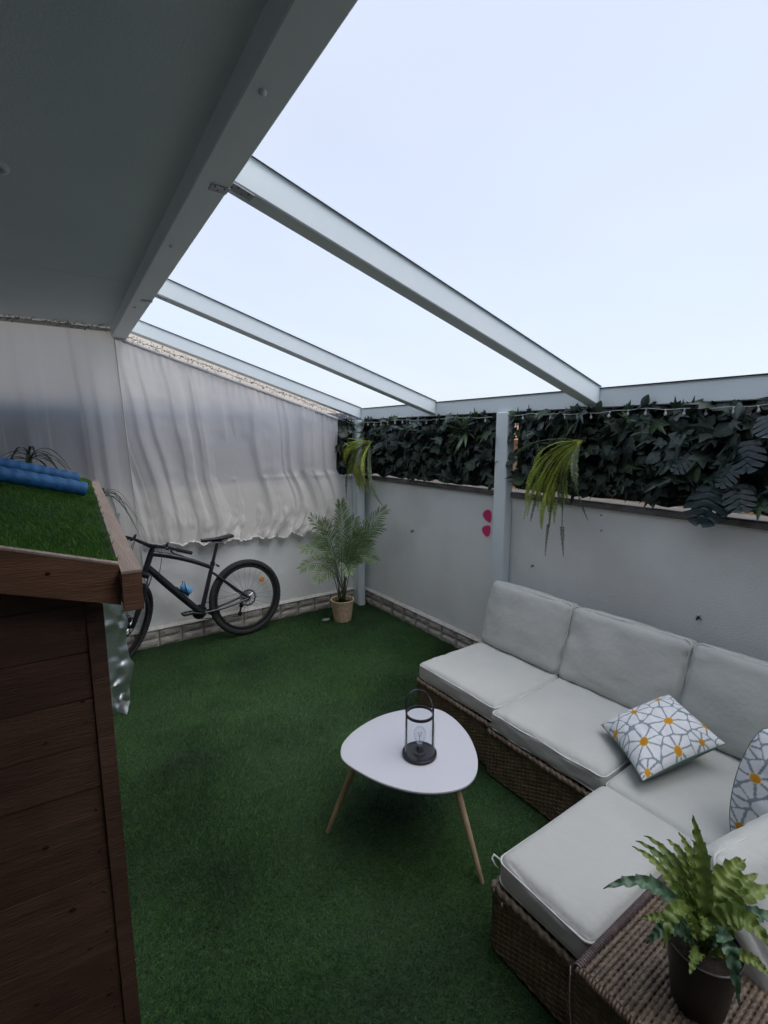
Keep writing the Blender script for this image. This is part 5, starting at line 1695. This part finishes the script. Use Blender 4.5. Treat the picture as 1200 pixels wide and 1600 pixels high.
# split-leaf plant at the right
def monstera(size, cuts=5, hole=True):
    """heart shaped outline with slits, as a fan of ribbed lobes on both sides of the midrib"""
    vs, fs = [], []
    def half(s):
        k0 = len(vs)
        n = 44
        for i in range(n + 1):
            t = i / n                     # along midrib
            mid = (0, t * 1.0, .04 * math.sin(t * 3))
            env = .56 * math.sin(math.pi * (.12 + .86 * t)) ** .75
            slit = abs(((t * cuts + .2) % 1.0) - .5) * 2      # 1 at slit
            w = env * (1.0 if not (.10 < t < .92) else (1 - .66 * min(1, max(0, (slit - .72) / .12))))
            dy = -.16 * (1 - t) - .22 * w + .06
            out = (s * w * .92, t + dy + .58 * w, -.22 * w * w + .02 * t)
            h = (s * w * .5, t + dy * .4 + .22 * w, -.02)
            vs.extend([mid, h, out])
        for i in range(n):
            for j in range(2):
                a = k0 + i * 3 + j; b = a + 3
                fs.append((a, a + 1, b + 1, b) if s > 0 else (a, b, b + 1, a + 1))
    half(1); half(-1)
    me = bpy.data.meshes.new('split_leaf'); me.from_pydata([(x * size, y * size, z * size) for x, y, z in vs], [], fs)
    me.materials.append(MT['mon']); me.polygons.foreach_set('use_smooth', [True] * len(me.polygons)); me.update()
    return me
mo = thing('split_leaf_plant', 'cluster of dark split leaves hanging over the wall coping at the right', 'monstera', (2.86, 1.10, 1.68))
mm = monstera(.165)
def orient(d, nrm):
    d = Vector(d).normalized(); nrm = Vector(nrm); nrm = (nrm - d * nrm.dot(d)).normalized(); sx = d.cross(nrm)
    return Matrix(((sx.x, d.x, nrm.x, 0), (sx.y, d.y, nrm.y, 0), (sx.z, d.z, nrm.z, 0), (0, 0, 0, 1)))
for (p, d, nr, s) in (((2.84, 1.10, 1.645), (-.22, .10, -1), (-1, -.1, .30), 1.22), ((2.85, 1.00, 1.66), (-.25, -.40, -.9), (-1, -.5, .3), .85), ((2.85, .96, 1.88), (-.3, -.1, -.95), (-1, .2, .3), .95),
                      ((2.86, 1.02, 1.76), (-.3, .3, -.9), (-1, .3, .4), .75), ((2.85, .90, 2.0), (-.4, -.3, -.55), (-.6, 0, 1), .8), ((2.86, 1.22, 1.80), (-.3, .5, -.7), (-1, .2, .5), .7)):
    inst(mm, 'leaf', mo, p, orient(d, nr), s)
m = MB()
for e in ((2.84, 1.10, 1.645), (2.85, 1.00, 1.66), (2.85, .96, 1.88), (2.86, 1.22, 1.80)):
    m.tube(bez((2.97, 1.06, 1.72), (2.90, (1.06 + e[1]) / 2, (1.76 + e[2]) / 2), e, 6), .003, 5)
m.build('stem', 'palm_dark', mo, True)
# a few upright leaf tips poking above the gutter line
# ------------------------------------------------------------------ string lights
def string_lights(label, y0, y1, ys_, seed):
    o = thing('string_lights', label, 'string lights', (2.85, y0, 2.05), 'festoon cables under the gutter')
    rr = random.Random(seed)
    pts = []
    hooks = sorted(ys_)
    n = 80
    for i in range(n + 1):
        y = y0 + (y1 - y0) * i / n
        pts.append(Vector((2.862 + .004 * math.sin(y * 20), y, 2.058 - .014 * abs(math.sin(y * 4.1)) + .003 * math.sin(y * 31))))
    m = MB(); m.tube(pts, .0024, 6); m.build('cable', 'wire', o, True)
    for y in ys_:
        zc = 2.058 - .014 * abs(math.sin(y * 4.1))
        sw = rr.uniform(-.006, .006)
        m = MB(); m.tube([(2.862, y, zc), (2.860, y + sw * .4, zc - .014)], .0042, 8); sk = m.build('socket', 'wire', o, True)
        m = MB(); m.lathe([(.003, -.013), (.0045, -.016), (.008, -.024), (.0088, -.029), (.0066, -.035), (.0005, -.0375)], 12, (2.860, y + sw, zc)); m.build('bulb', 'bulb', o, True)
string_lights('white festoon cable with small bulbs under the gutter right of the post', .60, 2.49, [2.358, 2.24, 2.124, 2.015, 1.922, 1.823, 1.699, 1.583, 1.48, 1.375, 1.275, 1.172, 1.048, .944, .84, .74], 4)
string_lights('white festoon cable with small bulbs under the gutter left of the post', 2.65, 4.53, [2.72, 2.80, 2.93, 3.05, 3.17, 3.29, 3.42, 3.54, 3.66, 3.78, 3.90, 4.02, 4.14, 4.26, 4.38, 4.48], 8)

# ------------------------------------------------------------------ sticker and wall fixings
st_ = thing('butterfly_sticker', 'magenta butterfly sticker on the wall half hidden by the white post', 'wall sticker', (XW - .001, 2.70, 1.2))
def petal(m, cy, cz_, a, b, rot, dx):
    n = 28; vs = []
    for side in (dx, dx + .0007):
        for i in range(n):
            t = 2 * math.pi * i / n
            y, z = a * math.cos(t), b * math.sin(t) * (1 + .45 * math.cos(t))
            c, s = math.cos(rot), math.sin(rot)
            vs.append((XW - side, cy + y * c - z * s, cz_ + y * s + z * c))
    m.add(vs, [tuple(range(n - 1, -1, -1)), tuple(range(n, 2 * n))] + [(i, (i + 1) % n, n + (i + 1) % n, n + i) for i in range(n)])
for (cy, cz_, a, b, rt) in ((2.752, 1.255, .068, .056, R(60)), (2.758, 1.140, .064, .054, R(-50)), (2.58, 1.25, .060, .048, R(140)), (2.57, 1.145, .056, .046, R(210))):
    m = MB(); petal(m, cy, cz_, a, b, rt, .0012); w = m.build('wing', 'vinyl_white', st_)
    m = MB(); petal(m, cy, cz_, a * .80, b * .80, rt, .0024); m.build('wing_fill', 'pink', w)
m = MB(); petal(m, 2.66, 1.19, .008, .085, 0, .0036); m.build('body', 'pink', st_)
NG = ('small dark wall hook low on the white wall left of the post', 'small dark wall hook just right of the white post', 'upper of two dark drill marks under the hanging fern',
      'lower of two dark drill marks under the hanging fern', 'spidery dark wall hook above the right back cushion')
for lab, (y, z, s) in zip(NG, ((3.732, .977, 1.0), (2.283, .944, .9), (1.766, 1.395, .5), (1.759, 1.295, .5), (1.144, .894, 1.0))):
    o = thing('wall_hook', lab, 'wall hook', (XW, y, z), 'dark fixings in the right wall')
    m = MB(); m.tube([(XW + .002, y, z), (XW - .012 * s, y, z)], .006 * s, 8); m.build('plug', 'black', o)
    m = MB(); m.tube(bez((XW - .010 * s, y, z), (XW - .026 * s, y + .004, z - .010 * s), (XW - .024 * s, y - .003, z + .016 * s), 6), .0026 * s, 6)
    if s > .9: 
        for a in (.4, 2.0, 3.6, 5.2): m.tube([(XW - .004, y, z), (XW - .0035, y + .018 * s * math.cos(a), z + .018 * s * math.sin(a))], .0016, 5)
    m.build('hook', 'black', o)
bpy.context.view_layer.update()
